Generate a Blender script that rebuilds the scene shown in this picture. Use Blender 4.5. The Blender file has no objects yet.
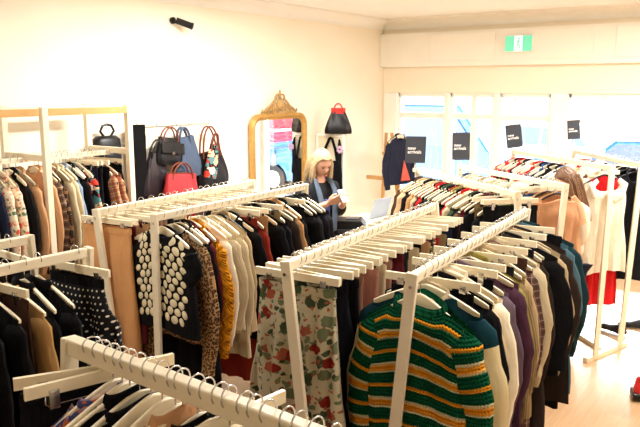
import bpy, bmesh, math, random
from mathutils import Vector, Matrix
R=math.radians; PI=math.pi
S=bpy.context.scene; COL=S.collection
# ---------------------------------------------------------------- camera, world, sun, exposure
CAMH=2.2
cd=bpy.data.cameras.new('camera'); cam=bpy.data.objects.new('camera',cd); COL.objects.link(cam)
cd.sensor_width=36; cd.lens=36*700/640; cd.clip_start=.02; cd.clip_end=300
cam.location=(0,0,CAMH); cam.rotation_euler=(R(90-10.2),0,R(35.4)); S.camera=cam
S.view_settings.view_transform='Standard'; S.view_settings.look='None'
S.view_settings.exposure=0.75; S.view_settings.gamma=1; S.view_settings.use_curve_mapping=False
W=bpy.data.worlds.new('daylight'); S.world=W; W.use_nodes=True
bg=W.node_tree.nodes['Background']; bg.inputs[0].default_value=(.80,.92,1,1); bg.inputs[1].default_value=10.0
def sun(d,e,ang,col):
    l=bpy.data.lights.new('sun','SUN'); l.energy=e; l.angle=R(ang); l.color=col
    o=bpy.data.objects.new('sun',l); COL.objects.link(o); o.rotation_euler=Vector(d).to_track_quat('-Z','Y').to_euler()
sun((.15,-1,-.62),7.0,8,(1,.97,.92))
CEIL=3.1
def area(x,y,sx,sy,e,col=(1,.975,.94)):
    l=bpy.data.lights.new('ceiling_lamp_light','AREA'); l.shape='RECTANGLE'; l.size=sx; l.size_y=sy; l.energy=e; l.color=col
    o=bpy.data.objects.new('ceiling_lamp_light',l); COL.objects.link(o); o.location=(x,y,CEIL-.075); return o
LAMPS=[(-3.3,1.2),(-3.3,4.4),(-.6,2.8),(-.6,6.2),(1.4,.6)]
LP=[20,92,28,100,8]
for (lx,ly),e in zip(LAMPS,LP): area(lx,ly,.28,1.25,e)
# ---------------------------------------------------------------- material helpers
MATS={}
def lin(c): return tuple((x/12.92 if x<=.04045 else ((x+.055)/1.055)**2.4) for x in c)
def rgb(r,g,b): return lin((r/255,g/255,b/255))+(1,)
class NT:
    def __init__(s,name):
        s.m=bpy.data.materials.new(name); s.m.use_nodes=True; s.t=s.m.node_tree; s.b=s.t.nodes['Principled BSDF']
    def n(s,ty,**k):
        n=s.t.nodes.new(ty)
        for a,v in k.items(): setattr(n,a,v)
        return n
    def l(s,a,b): s.t.links.new(a,b)
    def val(s,sock,v):
        if hasattr(v,'links') or isinstance(v,bpy.types.NodeSocket): s.l(v,sock)
        else: sock.default_value=v
    def math(s,op,a,b=0,c=None):
        n=s.n('ShaderNodeMath',operation=op); s.val(n.inputs[0],a); s.val(n.inputs[1],b)
        if c is not None: s.val(n.inputs[2],c)
        return n.outputs[0]
    def mix(s,f,a,b):
        n=s.n('ShaderNodeMix',data_type='RGBA'); s.val(n.inputs[0],f); s.val(n.inputs[6],a); s.val(n.inputs[7],b); return n.outputs[2]
    def fab(s,scale=(1,1,1)):
        a=s.n('ShaderNodeAttribute',attribute_name='fab'); m=s.n('ShaderNodeMapping'); m.inputs['Scale'].default_value=scale
        s.l(a.outputs['Vector'],m.inputs[0]); return m.outputs[0]
    def objc(s):
        return s.n('ShaderNodeTexCoord').outputs['Object']
    def noise(s,vec,scale,detail=3,rough=.5):
        n=s.n('ShaderNodeTexNoise'); s.l(vec,n.inputs['Vector']); n.inputs['Scale'].default_value=scale; n.inputs['Detail'].default_value=detail; n.inputs['Roughness'].default_value=rough; return n
    def ramp(s,f,stops,interp='CONSTANT'):
        r=s.n('ShaderNodeValToRGB'); r.color_ramp.interpolation=interp; e=r.color_ramp.elements
        while len(e)<len(stops): e.new(.5)
        for i,(p,c) in enumerate(stops): e[i].position=p; e[i].color=c
        s.l(f,r.inputs[0]); return r.outputs[0]
    def bump(s,h,st=.3,d=.01):
        n=s.n('ShaderNodeBump'); n.inputs['Strength'].default_value=st; n.inputs['Distance'].default_value=d; s.l(h,n.inputs['Height']); s.l(n.outputs[0],s.b.inputs['Normal'])
    def done(s,color=None,rough=.8,spec=.3,metal=0,sheen=0):
        if color is not None: s.val(s.b.inputs['Base Color'],color)
        s.b.inputs['Roughness'].default_value=rough; s.b.inputs['Specular IOR Level'].default_value=spec; s.b.inputs['Metallic'].default_value=metal
        if sheen: s.b.inputs['Sheen Weight'].default_value=sheen; s.b.inputs['Sheen Roughness'].default_value=.5
        return s.m
def plain(name,c,rough=.6,spec=.4,metal=0,var=.06,ns=6,bump=0):
    if name in MATS: return MATS[name]
    t=NT(name); nz=t.noise(t.objc(),ns,4)
    dark=tuple(x*(1-var*2) for x in c[:3])+(1,)
    col=t.mix(nz.outputs[0],dark,tuple(min(1,x*(1+var)) for x in c[:3])+(1,))
    if bump: t.bump(t.noise(t.objc(),ns*12,3).outputs[0],bump,.003)
    MATS[name]=t.done(col,rough,spec,metal); return MATS[name]
def fabric(name,c,weave=260,bump=.25,rough=.9,spec=.15,var=.12):
    if name in MATS: return MATS[name]
    t=NT(name); f=t.fab(); nz=t.noise(f,9,4)
    c2=tuple(x*(1-var) for x in c[:3])+(1,); c1=tuple(min(1,x*(1+var)+.002) for x in c[:3])+(1,)
    col=t.mix(nz.outputs[0],c2,c1)
    t.bump(t.noise(t.fab((1,.22,1)),24,3,.5).outputs[0],.8,.02)
    MATS[name]=t.done(col,rough,spec); return MATS[name]
def sep(t,v):
    n=t.n('ShaderNodeSeparateXYZ'); t.l(v,n.inputs[0]); return n.outputs
def knit_stripe():
    t=NT('striped_chunky_knit'); f=t.fab(); x,y,z=sep(t,f)
    # wavy stitch rows
    wob=t.math('MULTIPLY',t.math('ABSOLUTE',t.math('SINE',t.math('MULTIPLY',x,260))),.0035)
    v=t.math('ADD',y,wob); per=.158
    fr=t.math('FRACT',t.math('DIVIDE',v,per))
    G=rgb(6,76,48); Yc=rgb(218,142,34); Wc=rgb(214,202,156)
    col=t.ramp(fr,[(0,G),(.27,Yc),(.37,G),(.66,Wc),(.74,Yc),(.90,Wc),(.955,G)])
    row=t.math('SINE',t.math('MULTIPLY',v,2*PI/.0155)); colm=t.math('ABSOLUTE',t.math('SINE',t.math('MULTIPLY',x,PI/.011)))
    h=t.math('ADD',t.math('MULTIPLY',row,.6),t.math('MULTIPLY',colm,.5))
    shade=t.math('MULTIPLY_ADD',h,.10,.92)
    t.bump(h,.95,.006); return t.done(col,.95,.08)
def rib_knit(name,c,per=.012,st=.8):
    t=NT(name); x,y,z=sep(t,t.fab()); h=t.math('ADD',t.math('SINE',t.math('MULTIPLY',x,2*PI/per)),t.math('MULTIPLY',t.math('SINE',t.math('MULTIPLY',y,2*PI/per*1.3)),.4))
    t.bump(h,st,.006); return t.done(c,.95,.1)
def cable_knit(name,c):
    t=NT(name); x,y,z=sep(t,t.fab()); a=t.math('MULTIPLY',x,2*PI/.055); b=t.math('MULTIPLY',y,2*PI/.075)
    h=t.math('SINE',t.math('ADD',a,t.math('MULTIPLY',t.math('SINE',b),1.3)))
    h2=t.math('SINE',t.math('ADD',t.math('MULTIPLY',x,2*PI/.012),t.math('MULTIPLY',y,300)))
    hh=t.math('ADD',h,t.math('MULTIPLY',h2,.25)); t.bump(hh,1,.014)
    return t.done(t.mix(t.noise(t.fab(),14).outputs[0],tuple(q*.75 for q in c[:3])+(1,),c),.95,.08)
def floral(name,base,cols,scale=14,thr=.42,density=.55):
    t=NT(name); f=t.fab(); nz=t.noise(f,30,2)
    va=t.n('ShaderNodeVectorMath',operation='MULTIPLY_ADD'); t.l(nz.outputs['Color'],va.inputs[0]); va.inputs[1].default_value=(.035,.035,0); t.l(f,va.inputs[2])
    def layer(prev,sc,th,stops,off):
        m=t.n('ShaderNodeMapping'); m.inputs['Location'].default_value=(off,off*.7,0); t.l(va.outputs[0],m.inputs[0])
        vo=t.n('ShaderNodeTexVoronoi',voronoi_dimensions='2D'); vo.inputs['Scale'].default_value=sc; t.l(m.outputs[0],vo.inputs['Vector'])
        sp=t.n('ShaderNodeSeparateColor'); t.l(vo.outputs['Color'],sp.inputs[0])
        mask=t.math('MULTIPLY',t.math('LESS_THAN',vo.outputs['Distance'],th),t.math('LESS_THAN',sp.outputs[1],density))
        return t.mix(mask,prev,t.ramp(sp.outputs[0],stops))
    k=len(cols)
    c=layer(base,scale*1.7,.36,[(0,cols[-1]),(.5,cols[-2])],3.1)
    c=layer(c,scale,thr,[(i/k,cols[i]) for i in range(k)],0)
    c=layer(c,scale*2.4,.25,[(i/k,cols[(i*2+1)%k]) for i in range(k)],7.3)
    t.bump(t.noise(f,40,3).outputs[0],.3,.01)
    return t.done(c,.85,.15)
def plaid(name,base,c2,c3,per=.07):
    t=NT(name); x,y,z=sep(t,t.fab())
    def st(a,w,p=per,o=0): return t.math('LESS_THAN',t.math('FRACT',t.math('ADD',t.math('DIVIDE',a,p),o)),w)
    c=t.mix(t.math('MULTIPLY',st(x,.42),.55),base,c2); c=t.mix(t.math('MULTIPLY',st(y,.42),.55),c,c2)
    c=t.mix(t.math('MULTIPLY',st(x,.07,per,.3),.8),c,c3); c=t.mix(t.math('MULTIPLY',st(y,.07,per,.3),.8),c,c3)
    return t.done(c,.9,.12)
def leopard(name,base,mid,dark,sc=55):
    t=NT(name); f=t.fab((1,.75,1)); vo=t.n('ShaderNodeTexVoronoi',voronoi_dimensions='2D'); vo.inputs['Scale'].default_value=sc; t.l(f,vo.inputs['Vector'])
    nz=t.noise(f,90,2); d=t.math('ADD',vo.outputs['Distance'],t.math('MULTIPLY',t.math('SUBTRACT',nz.outputs[0],.5),.35))
    return t.done(t.ramp(d,[(0,mid),(.18,dark),(.43,base)]),.85,.2)
def dots(name,base,dot,per=.02,r=.22):
    t=NT(name); x,y,z=sep(t,t.fab()); 
    row=t.math('FLOOR',t.math('DIVIDE',y,per)); xo=t.math('ADD',t.math('DIVIDE',x,per),t.math('MULTIPLY',row,.5))
    fx=t.math('SUBTRACT',t.math('FRACT',xo),.5); fy=t.math('SUBTRACT',t.math('FRACT',t.math('DIVIDE',y,per)),.5)
    d=t.math('SQRT',t.math('ADD',t.math('MULTIPLY',fx,fx),t.math('MULTIPLY',fy,fy)))
    return t.done(t.mix(t.math('LESS_THAN',d,r),base,dot),.8,.25)
def hstripe(name,stops,per):
    t=NT(name); x,y,z=sep(t,t.fab()); return t.done(t.ramp(t.math('FRACT',t.math('DIVIDE',y,per)),stops),.9,.12)
def two_tone(name,a,b,at):
    t=NT(name); x,y,z=sep(t,t.fab()); 
    t.bump(t.noise(t.fab((1,.25,1)),26,3,.5).outputs[0],.5,.014)
    return t.done(t.mix(t.math('LESS_THAN',y,at),b,a),.9,.12)
def sheer(name,c,alpha):
    t=NT(name); t.b.inputs['Alpha'].default_value=alpha; t.bump(t.noise(t.fab(),30,4).outputs[0],.4,.01); return t.done(c,.8,.2)
WHITE=rgb(250,240,215)
M={}
M['rackwhite']=plain('white_painted_wood',rgb(236,223,194),.42,.4,var=.05,ns=9)
M['hangwhite']=plain('cream_lacquered_wood',rgb(240,225,192),.35,.45,var=.05,ns=14)
M['pine']=plain('light_pine',rgb(204,158,98),.5,.3,var=.12,ns=11)
M['black']=plain('black_plastic',rgb(18,18,20),.4,.4)
M['blackfab']=fabric('black_cloth',rgb(11,10,12))
M['chrome']=plain('bright_wire',rgb(205,203,198),.22,.5,metal=1.0)
M['gold']=plain('aged_gilt',rgb(205,160,88),.42,.5,metal=.45,var=.2,ns=18,bump=.3)
M['skin']=plain('skin',rgb(222,170,142),.5,.35,var=.04)
MATS_SPEC={
 'black':rgb(10,9,11),'ink':rgb(15,15,21),'charcoal':rgb(32,31,33),'navy':rgb(22,26,46),'cream':rgb(228,208,168),'ivory':rgb(240,228,200),
 'beige':rgb(205,178,135),'tan':rgb(196,146,96),'camel':rgb(200,155,95),'khaki':rgb(150,125,82),'olive':rgb(160,146,70),'green':rgb(70,88,60),
 'mauve':rgb(112,92,104),'plum':rgb(84,48,66),'brown':rgb(78,52,36),'darkbrown':rgb(52,40,32),'rust':rgb(156,48,30),'red':rgb(196,34,34),
 'teal':rgb(30,62,68),'denim':rgb(86,120,132),'lightblue':rgb(150,170,196),'blue':rgb(50,84,140),'pink':rgb(206,140,120),'dustypink':rgb(176,128,104),
 'mustard':rgb(214,140,32),'grey':rgb(110,108,108),'white':rgb(244,240,228),'peach':rgb(226,170,120),'wine':rgb(98,24,30),'yellow':rgb(230,200,110),'salmon':rgb(232,110,95)}
for _k in list(MATS_SPEC):
    if _k not in('black','ink','charcoal','navy','white','ivory'): MATS_SPEC[_k]=tuple(q*.72 for q in MATS_SPEC[_k][:3])+(1,)
def fm(k):
    if k in MATS: return MATS[k]
    if k in MATS_SPEC: return fabric(k+'_fabric_',MATS_SPEC[k]) if (k+'_fabric_') in MATS else MATS.setdefault(k,fabric(k+'_fabric',MATS_SPEC[k]))
    raise KeyError(k)
MATS['knitstripe']=knit_stripe(); MATS['greenrib']=rib_knit('green_rib_knit',rgb(6,76,48))
MATS['mustardcable']=cable_knit('mustard_cable_knit',rgb(226,146,30))
MATS['florpants']=floral('ivory_cloth_with_red_and_green_flowers',rgb(186,176,146),[rgb(128,36,28),rgb(160,84,62),rgb(62,74,52),rgb(104,112,82)],17,.42,.5)
MATS['florcream']=floral('cream_cloth_with_coral_flowers',rgb(236,218,188),[rgb(214,96,66),rgb(226,150,120),rgb(96,120,90),rgb(236,200,170)],20,.34,.55)
MATS['flordark']=floral('dark_cloth_with_small_flowers',rgb(40,34,34),[rgb(190,130,80),rgb(150,60,50),rgb(90,100,60),rgb(210,190,150)],20,.36,.6)
MATS['florpurple']=floral('purple_flowered_cloth',rgb(150,130,150),[rgb(96,70,130),rgb(214,110,60),rgb(210,190,180),rgb(70,80,130)],34,.5,.9)
MATS['florblack']=floral('black_white_red_print',rgb(24,22,26),[rgb(238,228,208),rgb(200,60,44),rgb(230,190,150),rgb(90,130,130)],13,.52,.75)
MATS['plaidbrown']=plaid('brown_grey_plaid',rgb(150,118,96),rgb(52,40,40),rgb(210,190,160),.06)
MATS['plaidred']=plaid('red_cream_plaid',rgb(196,150,110),rgb(120,40,34),rgb(40,36,40),.055)
MATS['plaiddark']=plaid('dark_brown_grid_plaid',rgb(92,66,58),rgb(62,42,38),rgb(170,140,120),.035)
MATS['leopard']=leopard('leopard_print',rgb(180,142,96),rgb(150,100,60),rgb(26,20,18),85)
MATS['leoparddark']=leopard('dark_leopard_print',rgb(128,90,56),rgb(70,48,34),rgb(24,20,18),44)
MATS['polka']=dots('black_white_polka_dot',rgb(16,15,18),rgb(236,226,206),.026,.17)
MATS['twotone']=two_tone('teal_and_cream_knit',rgb(16,52,62),rgb(222,206,160),.11)
MATS['sheertan']=sheer('sheer_tan_chiffon',rgb(214,160,116),.62)
MATS['cord']=rib_knit('khaki_corduroy',rgb(146,122,84),.008,.5)
MATS['redwhite']=hstripe('red_white_black_stripe',[(0,rgb(196,40,40)),(.4,rgb(240,230,220)),(.7,rgb(30,30,40))],.09)
# ---------------------------------------------------------------- mesh helpers
class MB:
    def __init__(s): s.v=[]; s.f=[]; s.mi=[]; s.fab=[]
    def add(s,vs,fs,mi=0,fab=None):
        o=len(s.v); s.v+= [tuple(v) for v in vs]; s.f+=[tuple(i+o for i in f) for f in fs]; s.mi+=[mi]*len(fs)
        s.fab+= fab if fab else [(v[0],-v[2],0) for v in vs]
    def box(s,c,d,rot=None,mi=0):
        vs=[Vector(((i&1)-.5,((i>>1)&1)-.5,((i>>2)&1)-.5)) for i in range(8)]
        vs=[Vector((v.x*d[0],v.y*d[1],v.z*d[2])) for v in vs]
        if rot: vs=[rot@v for v in vs]
        vs=[v+Vector(c) for v in vs]
        s.add(vs,[(0,2,3,1),(4,5,7,6),(0,1,5,4),(2,6,7,3),(0,4,6,2),(1,3,7,5)],mi)
    def bar(s,a,b,w,h,mi=0,up=(0,0,1)):
        a=Vector(a); b=Vector(b); d=b-a; L=d.length; y=d.normalized(); u=Vector(up)
        if abs(y.dot(u))>.95: u=Vector((0,1,0)) if abs(y.y)<.9 else Vector((1,0,0))
        x=y.cross(u).normalized(); z=x.cross(y)
        s.box((a+b)/2,(w,L,h),Matrix((x,y,z)).transposed(),mi)
    def loft(s,rings,cap=True,mi=0,fab=None,closed=True):
        n=len(rings[0]); vs=[]; fb=[]; 
        for j,r in enumerate(rings):
            for i in range(n+(1 if closed else 0)):
                vs.append(r[i%n]); fb.append(fab[j][i%n] if fab else None)
        m=n+(1 if closed else 0)
        fs=[(j*m+i,j*m+i+1,(j+1)*m+i+1,(j+1)*m+i) for j in range(len(rings)-1) for i in range(m-1)]
        if cap and closed: fs.append(tuple(range(n-1,-1,-1))); fs.append(tuple((len(rings)-1)*m+i for i in range(n)))
        s.add(vs,fs,mi,fb if fab else None)
    def tube(s,path,rad,n=8,flat=(1,1),cap=True,mi=0,up=(0,1,0)):
        path=[Vector(p) for p in path]; N=len(path)
        if not isinstance(rad,(list,tuple)): rad=[rad]*N
        rings=[];fab=[];acc=0
        for j,p in enumerate(path):
            d=(path[min(j+1,N-1)]-path[max(j-1,0)]).normalized(); u=Vector(up)
            x=u.cross(d)
            if x.length<.05: x=Vector((1,0,0)).cross(d)
            x.normalize(); y=d.cross(x).normalized()
            if j: acc+=(p-path[j-1]).length
            rings.append([p+x*math.cos(2*PI*i/n)*rad[j]*flat[0]+y*math.sin(2*PI*i/n)*rad[j]*flat[1] for i in range(n)])
            fab.append([(math.cos(2*PI*i/n)*rad[j],acc,0) for i in range(n)])
        s.loft(rings,cap,mi,fab)
    def lathe(s,prof,n=20,c=(0,0,0),mi=0):
        c=Vector(c); s.loft([[c+Vector((r*math.cos(2*PI*i/n),r*math.sin(2*PI*i/n),z)) for i in range(n)] for r,z in prof],True,mi)
    def prism(s,poly,y0,y1,mi=0,axis='y'):
        def mk(p,t): return (p[0],t,p[1]) if axis=='y' else ((t,p[0],p[1]) if axis=='x' else (p[0],p[1],t))
        s.loft([[mk(p,y0) for p in poly],[mk(p,y1) for p in poly]],True,mi)
    def ball(s,c,r,n=12,m=8,mi=0):
        if not isinstance(r,(tuple,list)): r=(r,r,r)
        rings=[[ (c[0]+r[0]*math.sin(PI*(j+.02)/(m+.04))*math.cos(2*PI*i/n),c[1]+r[1]*math.sin(PI*(j+.02)/(m+.04))*math.sin(2*PI*i/n),c[2]+r[2]*math.cos(PI*(j+.02)/(m+.04))) for i in range(n)] for j in range(m+1)]
        s.loft(rings[::-1],True,mi)
    def mesh(s,name,mats,smooth=False,ang=None):
        me=bpy.data.meshes.new(name); me.from_pydata(s.v,[],s.f); me.update()
        if not isinstance(mats,(list,tuple)): mats=[mats]
        for m in mats: me.materials.append(m)
        me.polygons.foreach_set('material_index',s.mi)
        a=me.attributes.new('fab','FLOAT_VECTOR','POINT'); a.data.foreach_set('vector',[q for p in s.fab for q in p])
        bm=bmesh.new(); bm.from_mesh(me); bmesh.ops.recalc_face_normals(bm,faces=bm.faces); bm.to_mesh(me); bm.free()
        me.polygons.foreach_set('use_smooth',[smooth]*len(me.polygons))
        if smooth and ang: 
            me.update(); me.set_sharp_from_angle(angle=R(ang))
        return me
    def build(s,name,mats,parent=None,smooth=False,bevel=0,ang=40,loc=None,rot=None):
        o=bpy.data.objects.new(name,s.mesh(name,mats,smooth,ang)); COL.objects.link(o)
        if parent: o.parent=parent
        if bevel:
            b=o.modifiers.new('b','BEVEL'); b.width=bevel; b.segments=2; b.limit_method='ANGLE'
        if loc: o.location=loc
        if rot: o.rotation_euler=rot
        return o
def tag(o,label,cat,group=None,kind=None):
    if label: o['label']=label
    if cat: o['category']=cat
    if group: o['group']=group
    if kind: o['kind']=kind
    return o
def thing(name,label,cat,loc=(0,0,0),rz=0,group=None,rot=None):
    o=bpy.data.objects.new(name,None); COL.objects.link(o); o.location=loc; o.rotation_euler=rot or (0,0,rz); o.empty_display_size=.1
    return tag(o,label,cat,group)
def struct(mb,name,mat,**k):
    o=mb.build(name,mat,**k); o['kind']='structure'; return o
def inst(name,me,mat,parent,label=None):
    o=bpy.data.objects.new(name,me); COL.objects.link(o); o.parent=parent
    if mat is not None:
        o.material_slots[0].link='OBJECT'; o.material_slots[0].material=mat
    if label: o['label']=label
    return o
def lerp(a,b,t): return a+(b-a)*t
def sm(t): t=max(0,min(1,t)); return t*t*(3-2*t)
# ---------------------------------------------------------------- room
X0,X1,Y0,Y1=-5.0,2.6,-2.2,8.55
wallm=NT('cream_painted_plaster'); nz=wallm.noise(wallm.objc(),1.6,5,.6); wallm.bump(wallm.noise(wallm.objc(),34,4).outputs[0],.12,.004)
wallm=wallm.done(wallm.mix(nz.outputs[0],rgb(248,236,212),rgb(253,245,228)),.75,.25)
ceilm=plain('ceiling_paint',rgb(252,250,244),.85,.2,var=.02)
trimm=plain('white_gloss_trim',rgb(252,249,240),.5,.4,var=.02)
ft=NT('pale_wood_floor'); br=ft.n('ShaderNodeTexBrick'); mp=ft.n('ShaderNodeMapping'); mp.inputs['Rotation'].default_value=(0,0,R(90)); ft.l(ft.objc(),mp.inputs[0]); ft.l(mp.outputs[0],br.inputs[0])
br.inputs['Color1'].default_value=rgb(190,156,118); br.inputs['Color2'].default_value=rgb(182,148,110); br.inputs['Mortar'].default_value=rgb(190,152,110)
br.inputs['Scale'].default_value=1; br.inputs['Brick Width'].default_value=1.6; br.inputs['Row Height'].default_value=.14; br.inputs['Mortar Size'].default_value=.002
mp2=ft.n('ShaderNodeMapping'); mp2.inputs['Scale'].default_value=(14,1.2,1); ft.l(ft.objc(),mp2.inputs[0])
gr=ft.noise(mp2.outputs[0],3,5); mxx=ft.n('ShaderNodeMix',data_type='RGBA',blend_type='MULTIPLY'); mxx.inputs[0].default_value=.5; ft.l(br.outputs[0],mxx.inputs[6])
ft.l(ft.ramp(gr.outputs[0],[(.3,rgb(225,215,205)),(.7,rgb(255,255,255))],'LINEAR'),mxx.inputs[7]); floorm=ft.done(mxx.outputs[2],.32,.45)
b=MB(); b.box(((X0+X1)/2,(Y0+Y1)/2,-.05),(X1-X0+.4,Y1-Y0+.4,.1)); struct(b,'floor',floorm)
b=MB(); b.box(((X0+X1)/2,(Y0+Y1)/2,CEIL+.05),(X1-X0+.4,Y1-Y0+.4,.1)); struct(b,'ceiling',ceilm)
b=MB(); b.box((X0-.1,(Y0+Y1)/2,CEIL/2),(.2,Y1-Y0,CEIL)); struct(b,'wall_left',wallm)
b=MB(); b.box((X1+.1,(Y0+Y1)/2,CEIL/2),(.2,Y1-Y0,CEIL)); struct(b,'wall_right',wallm)
b=MB(); b.box(((X0+X1)/2,Y0-.1,CEIL/2),(X1-X0+.4,.2,CEIL)); struct(b,'wall_back',wallm)
# front wall: solid above the windows, low sill wall, and a right pier; glass between
WT=2.13; WB=.35; FX=-4.78
b=MB(); b.box(((X0+X1)/2,Y1+.1,(CEIL+WT)/2),(X1-X0+.4,.2,CEIL-WT)); b.box(((X0+X1)/2,Y1+.1,WB/2),(X1-X0+.4,.2,WB)); b.box((X0+.11,Y1+.1,1.24),(.22,.2,1.78)); b.box((2.35,Y1+.1,1.24),(.5,.2,1.78)); struct(b,'wall_front',wallm)
bulk=plain('cream_bulkhead_paint',rgb(252,247,236),.7,.25,var=.02)
b=MB(); b.box(((X0+X1)/2,Y1-.05,2.69),(X1-X0,.10,.44)); struct(b,'trim_1',bulk,bevel=.004)
def cornice(name,pts,axis):
    b=MB(); 
    if axis=='y': b.prism(pts,Y0,Y1-.0,axis='y')
    struct(b,name,trimm,smooth=True)
arc=[(0,0),(.012,0)]+[(.012+.10*(1-math.cos(a*PI/14)),.0+.10*math.sin(a*PI/14)) for a in range(8)]+[(.115,.12),(0,.12)]
b=MB(); b.prism([(X0+x*1.3,CEIL-.13+z*1.083) for x,z in arc],Y0,Y1,axis='y'); struct(b,'trim_2',trimm)
b=MB(); b.prism([(Y1-x*1.3,CEIL-.13+z*1.083) for x,z in arc],X0,X1,axis='x'); struct(b,'trim_3',trimm)
b=MB(); b.box((X0+.01,(Y0+Y1)/2,.07),(.02,Y1-Y0,.14)); struct(b,'baseboard_left',trimm)
# panels on the bulkhead
for n,(xa,xb,za,zb) in enumerate([(-4.235,-3.36,2.535,2.88),(-2.95,-2.19,2.535,2.88),(-1.95,-1.0,2.535,2.88)]):
    b=MB(); b.box(((xa+xb)/2,Y1-.108,(za+zb)/2),(xb-xa,.016,zb-za)); struct(b,'trim_%d'%(4+n),bulk,bevel=.003)
# window frames
glass=NT('clear_glass'); tr=glass.n('ShaderNodeBsdfTransparent'); gl=glass.n('ShaderNodeBsdfGlossy'); gl.inputs['Roughness'].default_value=.02
fz=glass.n('ShaderNodeFresnel'); mxs=glass.n('ShaderNodeMixShader'); glass.l(fz.outputs[0],mxs.inputs[0]); glass.l(tr.outputs[0],mxs.inputs[1]); glass.l(gl.outputs[0],mxs.inputs[2])
glass.l(mxs.outputs[0],glass.t.nodes['Material Output'].inputs[0]); glassm=glass.m
bays=[(-4.78,-4.06),(-4.0,-3.40),(-3.32,-2.68),(-2.47,-1.2),(-1.1,.3),(.4,2.1)]
subs={1:[-3.68],3:[-2.08],4:[-.4],5:[1.2]}
for n,(xa,xb) in enumerate(bays):
    b=MB(); y=Y1+.1
    for x in (xa,xb): b.box((x,y,(WT+WB)/2),(.055,.12,WT-WB))
    for z in (WT-.02,WB+.03): b.box(((xa+xb)/2,y,z),(xb-xa,.12,.06))
    b.box(((xa+xb)/2,y,1.83),(xb-xa,.08,.075))
    for x in subs.get(n,[]): b.box((x,y,(WT+WB)/2),(.065,.09,WT-WB))
    w=struct(b,'window_%d'%(n+1),trimm,bevel=.003)
    g=MB(); g.box(((xa+xb)/2,y,(WT+WB)/2),(xb-xa-.05,.008,WT-WB-.05)); g.build('pane',glassm,w)
b=MB()
for x in [(-4.78+X0)/2+.02,-4.03,-3.36,-2.575,-1.15,.35]: b.box((x,Y1+.035,(WT+WB)/2),(.07 if x>-4.2 and x!=-2.575 else .19,.12,WT-WB))
struct(b,'trim_7',trimm,bevel=.004)
# exit sign
ex=thing('exit_sign','green and white running man exit sign mounted on the bulkhead above the shop windows','sign',(-3.05,Y1-.10,2.72))
b=MB(); b.box((0,-.03,0),(.34,.05,.20)); b.build('housing',plain('white_plastic',rgb(245,245,240),.4),ex,bevel=.004)
t=NT('lit_green_panel'); t.b.inputs['Emission Color'].default_value=rgb(120,228,190); t.b.inputs['Emission Strength'].default_value=.25; gm=t.done(rgb(110,220,180),.4)
t=NT('lit_white_panel'); t.b.inputs['Emission Color'].default_value=(.9,1,1,1); t.b.inputs['Emission Strength'].default_value=.3; wm=t.done((.9,.95,.93,1),.4)
b=MB(); b.box((0,-.057,0),(.33,.004,.18)); b.build('green_face',gm,ex)
b=MB(); b.box((0,-.061,0),(.10,.004,.178)); b.build('white_doorway',wm,ex)
b=MB(); yy=-.065
b.ball((.008,yy,.055),(.012,.003,.012)); b.bar((.003,yy,.04),(-.006,yy,-.01),.016,.004,up=(0,1,0)); b.bar((-.006,yy,-.01),(.02,yy,-.03),.01,.004,up=(0,1,0)); b.bar((.02,yy,-.03),(.014,yy,-.06),.01,.004,up=(0,1,0))
b.bar((-.006,yy,-.01),(-.016,yy,-.04),.01,.004,up=(0,1,0)); b.bar((-.016,yy,-.04),(-.036,yy,-.048),.01,.004,up=(0,1,0)); b.bar((.002,yy,.035),(.026,yy,.018),.008,.004,up=(0,1,0)); b.bar((.002,yy,.035),(-.024,yy,.02),.008,.004,up=(0,1,0))
b.build('running_figure',gm,ex)
# ceiling lamps
for i,(lx,ly) in enumerate(LAMPS):
    pl=['near the left rear corner','over the left wall racks','over the middle racks','beside the shop windows','over the right side'][i]
    o=thing('ceiling_lamp','long white surface mounted batten lamp on the ceiling '+pl,'lamp',(lx,ly,CEIL),0,'ceiling batten lamps')
    b=MB(); b.box((0,0,-.03),(.32,1.32,.06)); b.build('housing',trimm,o,bevel=.006)
# security camera
o=thing('security_camera','black bullet security camera on a bracket high on the cream left wall','camera',(-4.99,4.66,2.81)); o.scale=(.68,.68,.68)
b=MB(); b.tube([(0,0,0),(.03,0,0)],.045,14); b.build('mount_plate',M['black'],o,smooth=True)
b=MB(); b.tube([(.03,0,0),(.07,.02,-.01),(.10,.06,-.03)],.016,8); b.build('bracket_arm',M['black'],o,smooth=True)
b=MB(); b.tube([(.06,.02,-.0),(.20,.16,-.07)],.045,14); b.tube([(.2,.16,-.07),(.215,.175,-.078)],[.05,.05],14); b.build('camera_body',M['black'],o,smooth=True)
b=MB(); b.tube([(.216,.176,-.079),(.221,.18,-.081)],.035,14); b.build('lens',plain('dark_lens',rgb(40,42,50),.1,.8),o,smooth=True)
b=MB(); b.tube([(.02,.0,-.03),(.012,-.04,-.12),(.012,.02,-.24),(.012,.10,-.22),(.012,.09,-.1),(.012,.04,-.03)],.004,6); b.build('cable',trimm,o,smooth=True)
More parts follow.
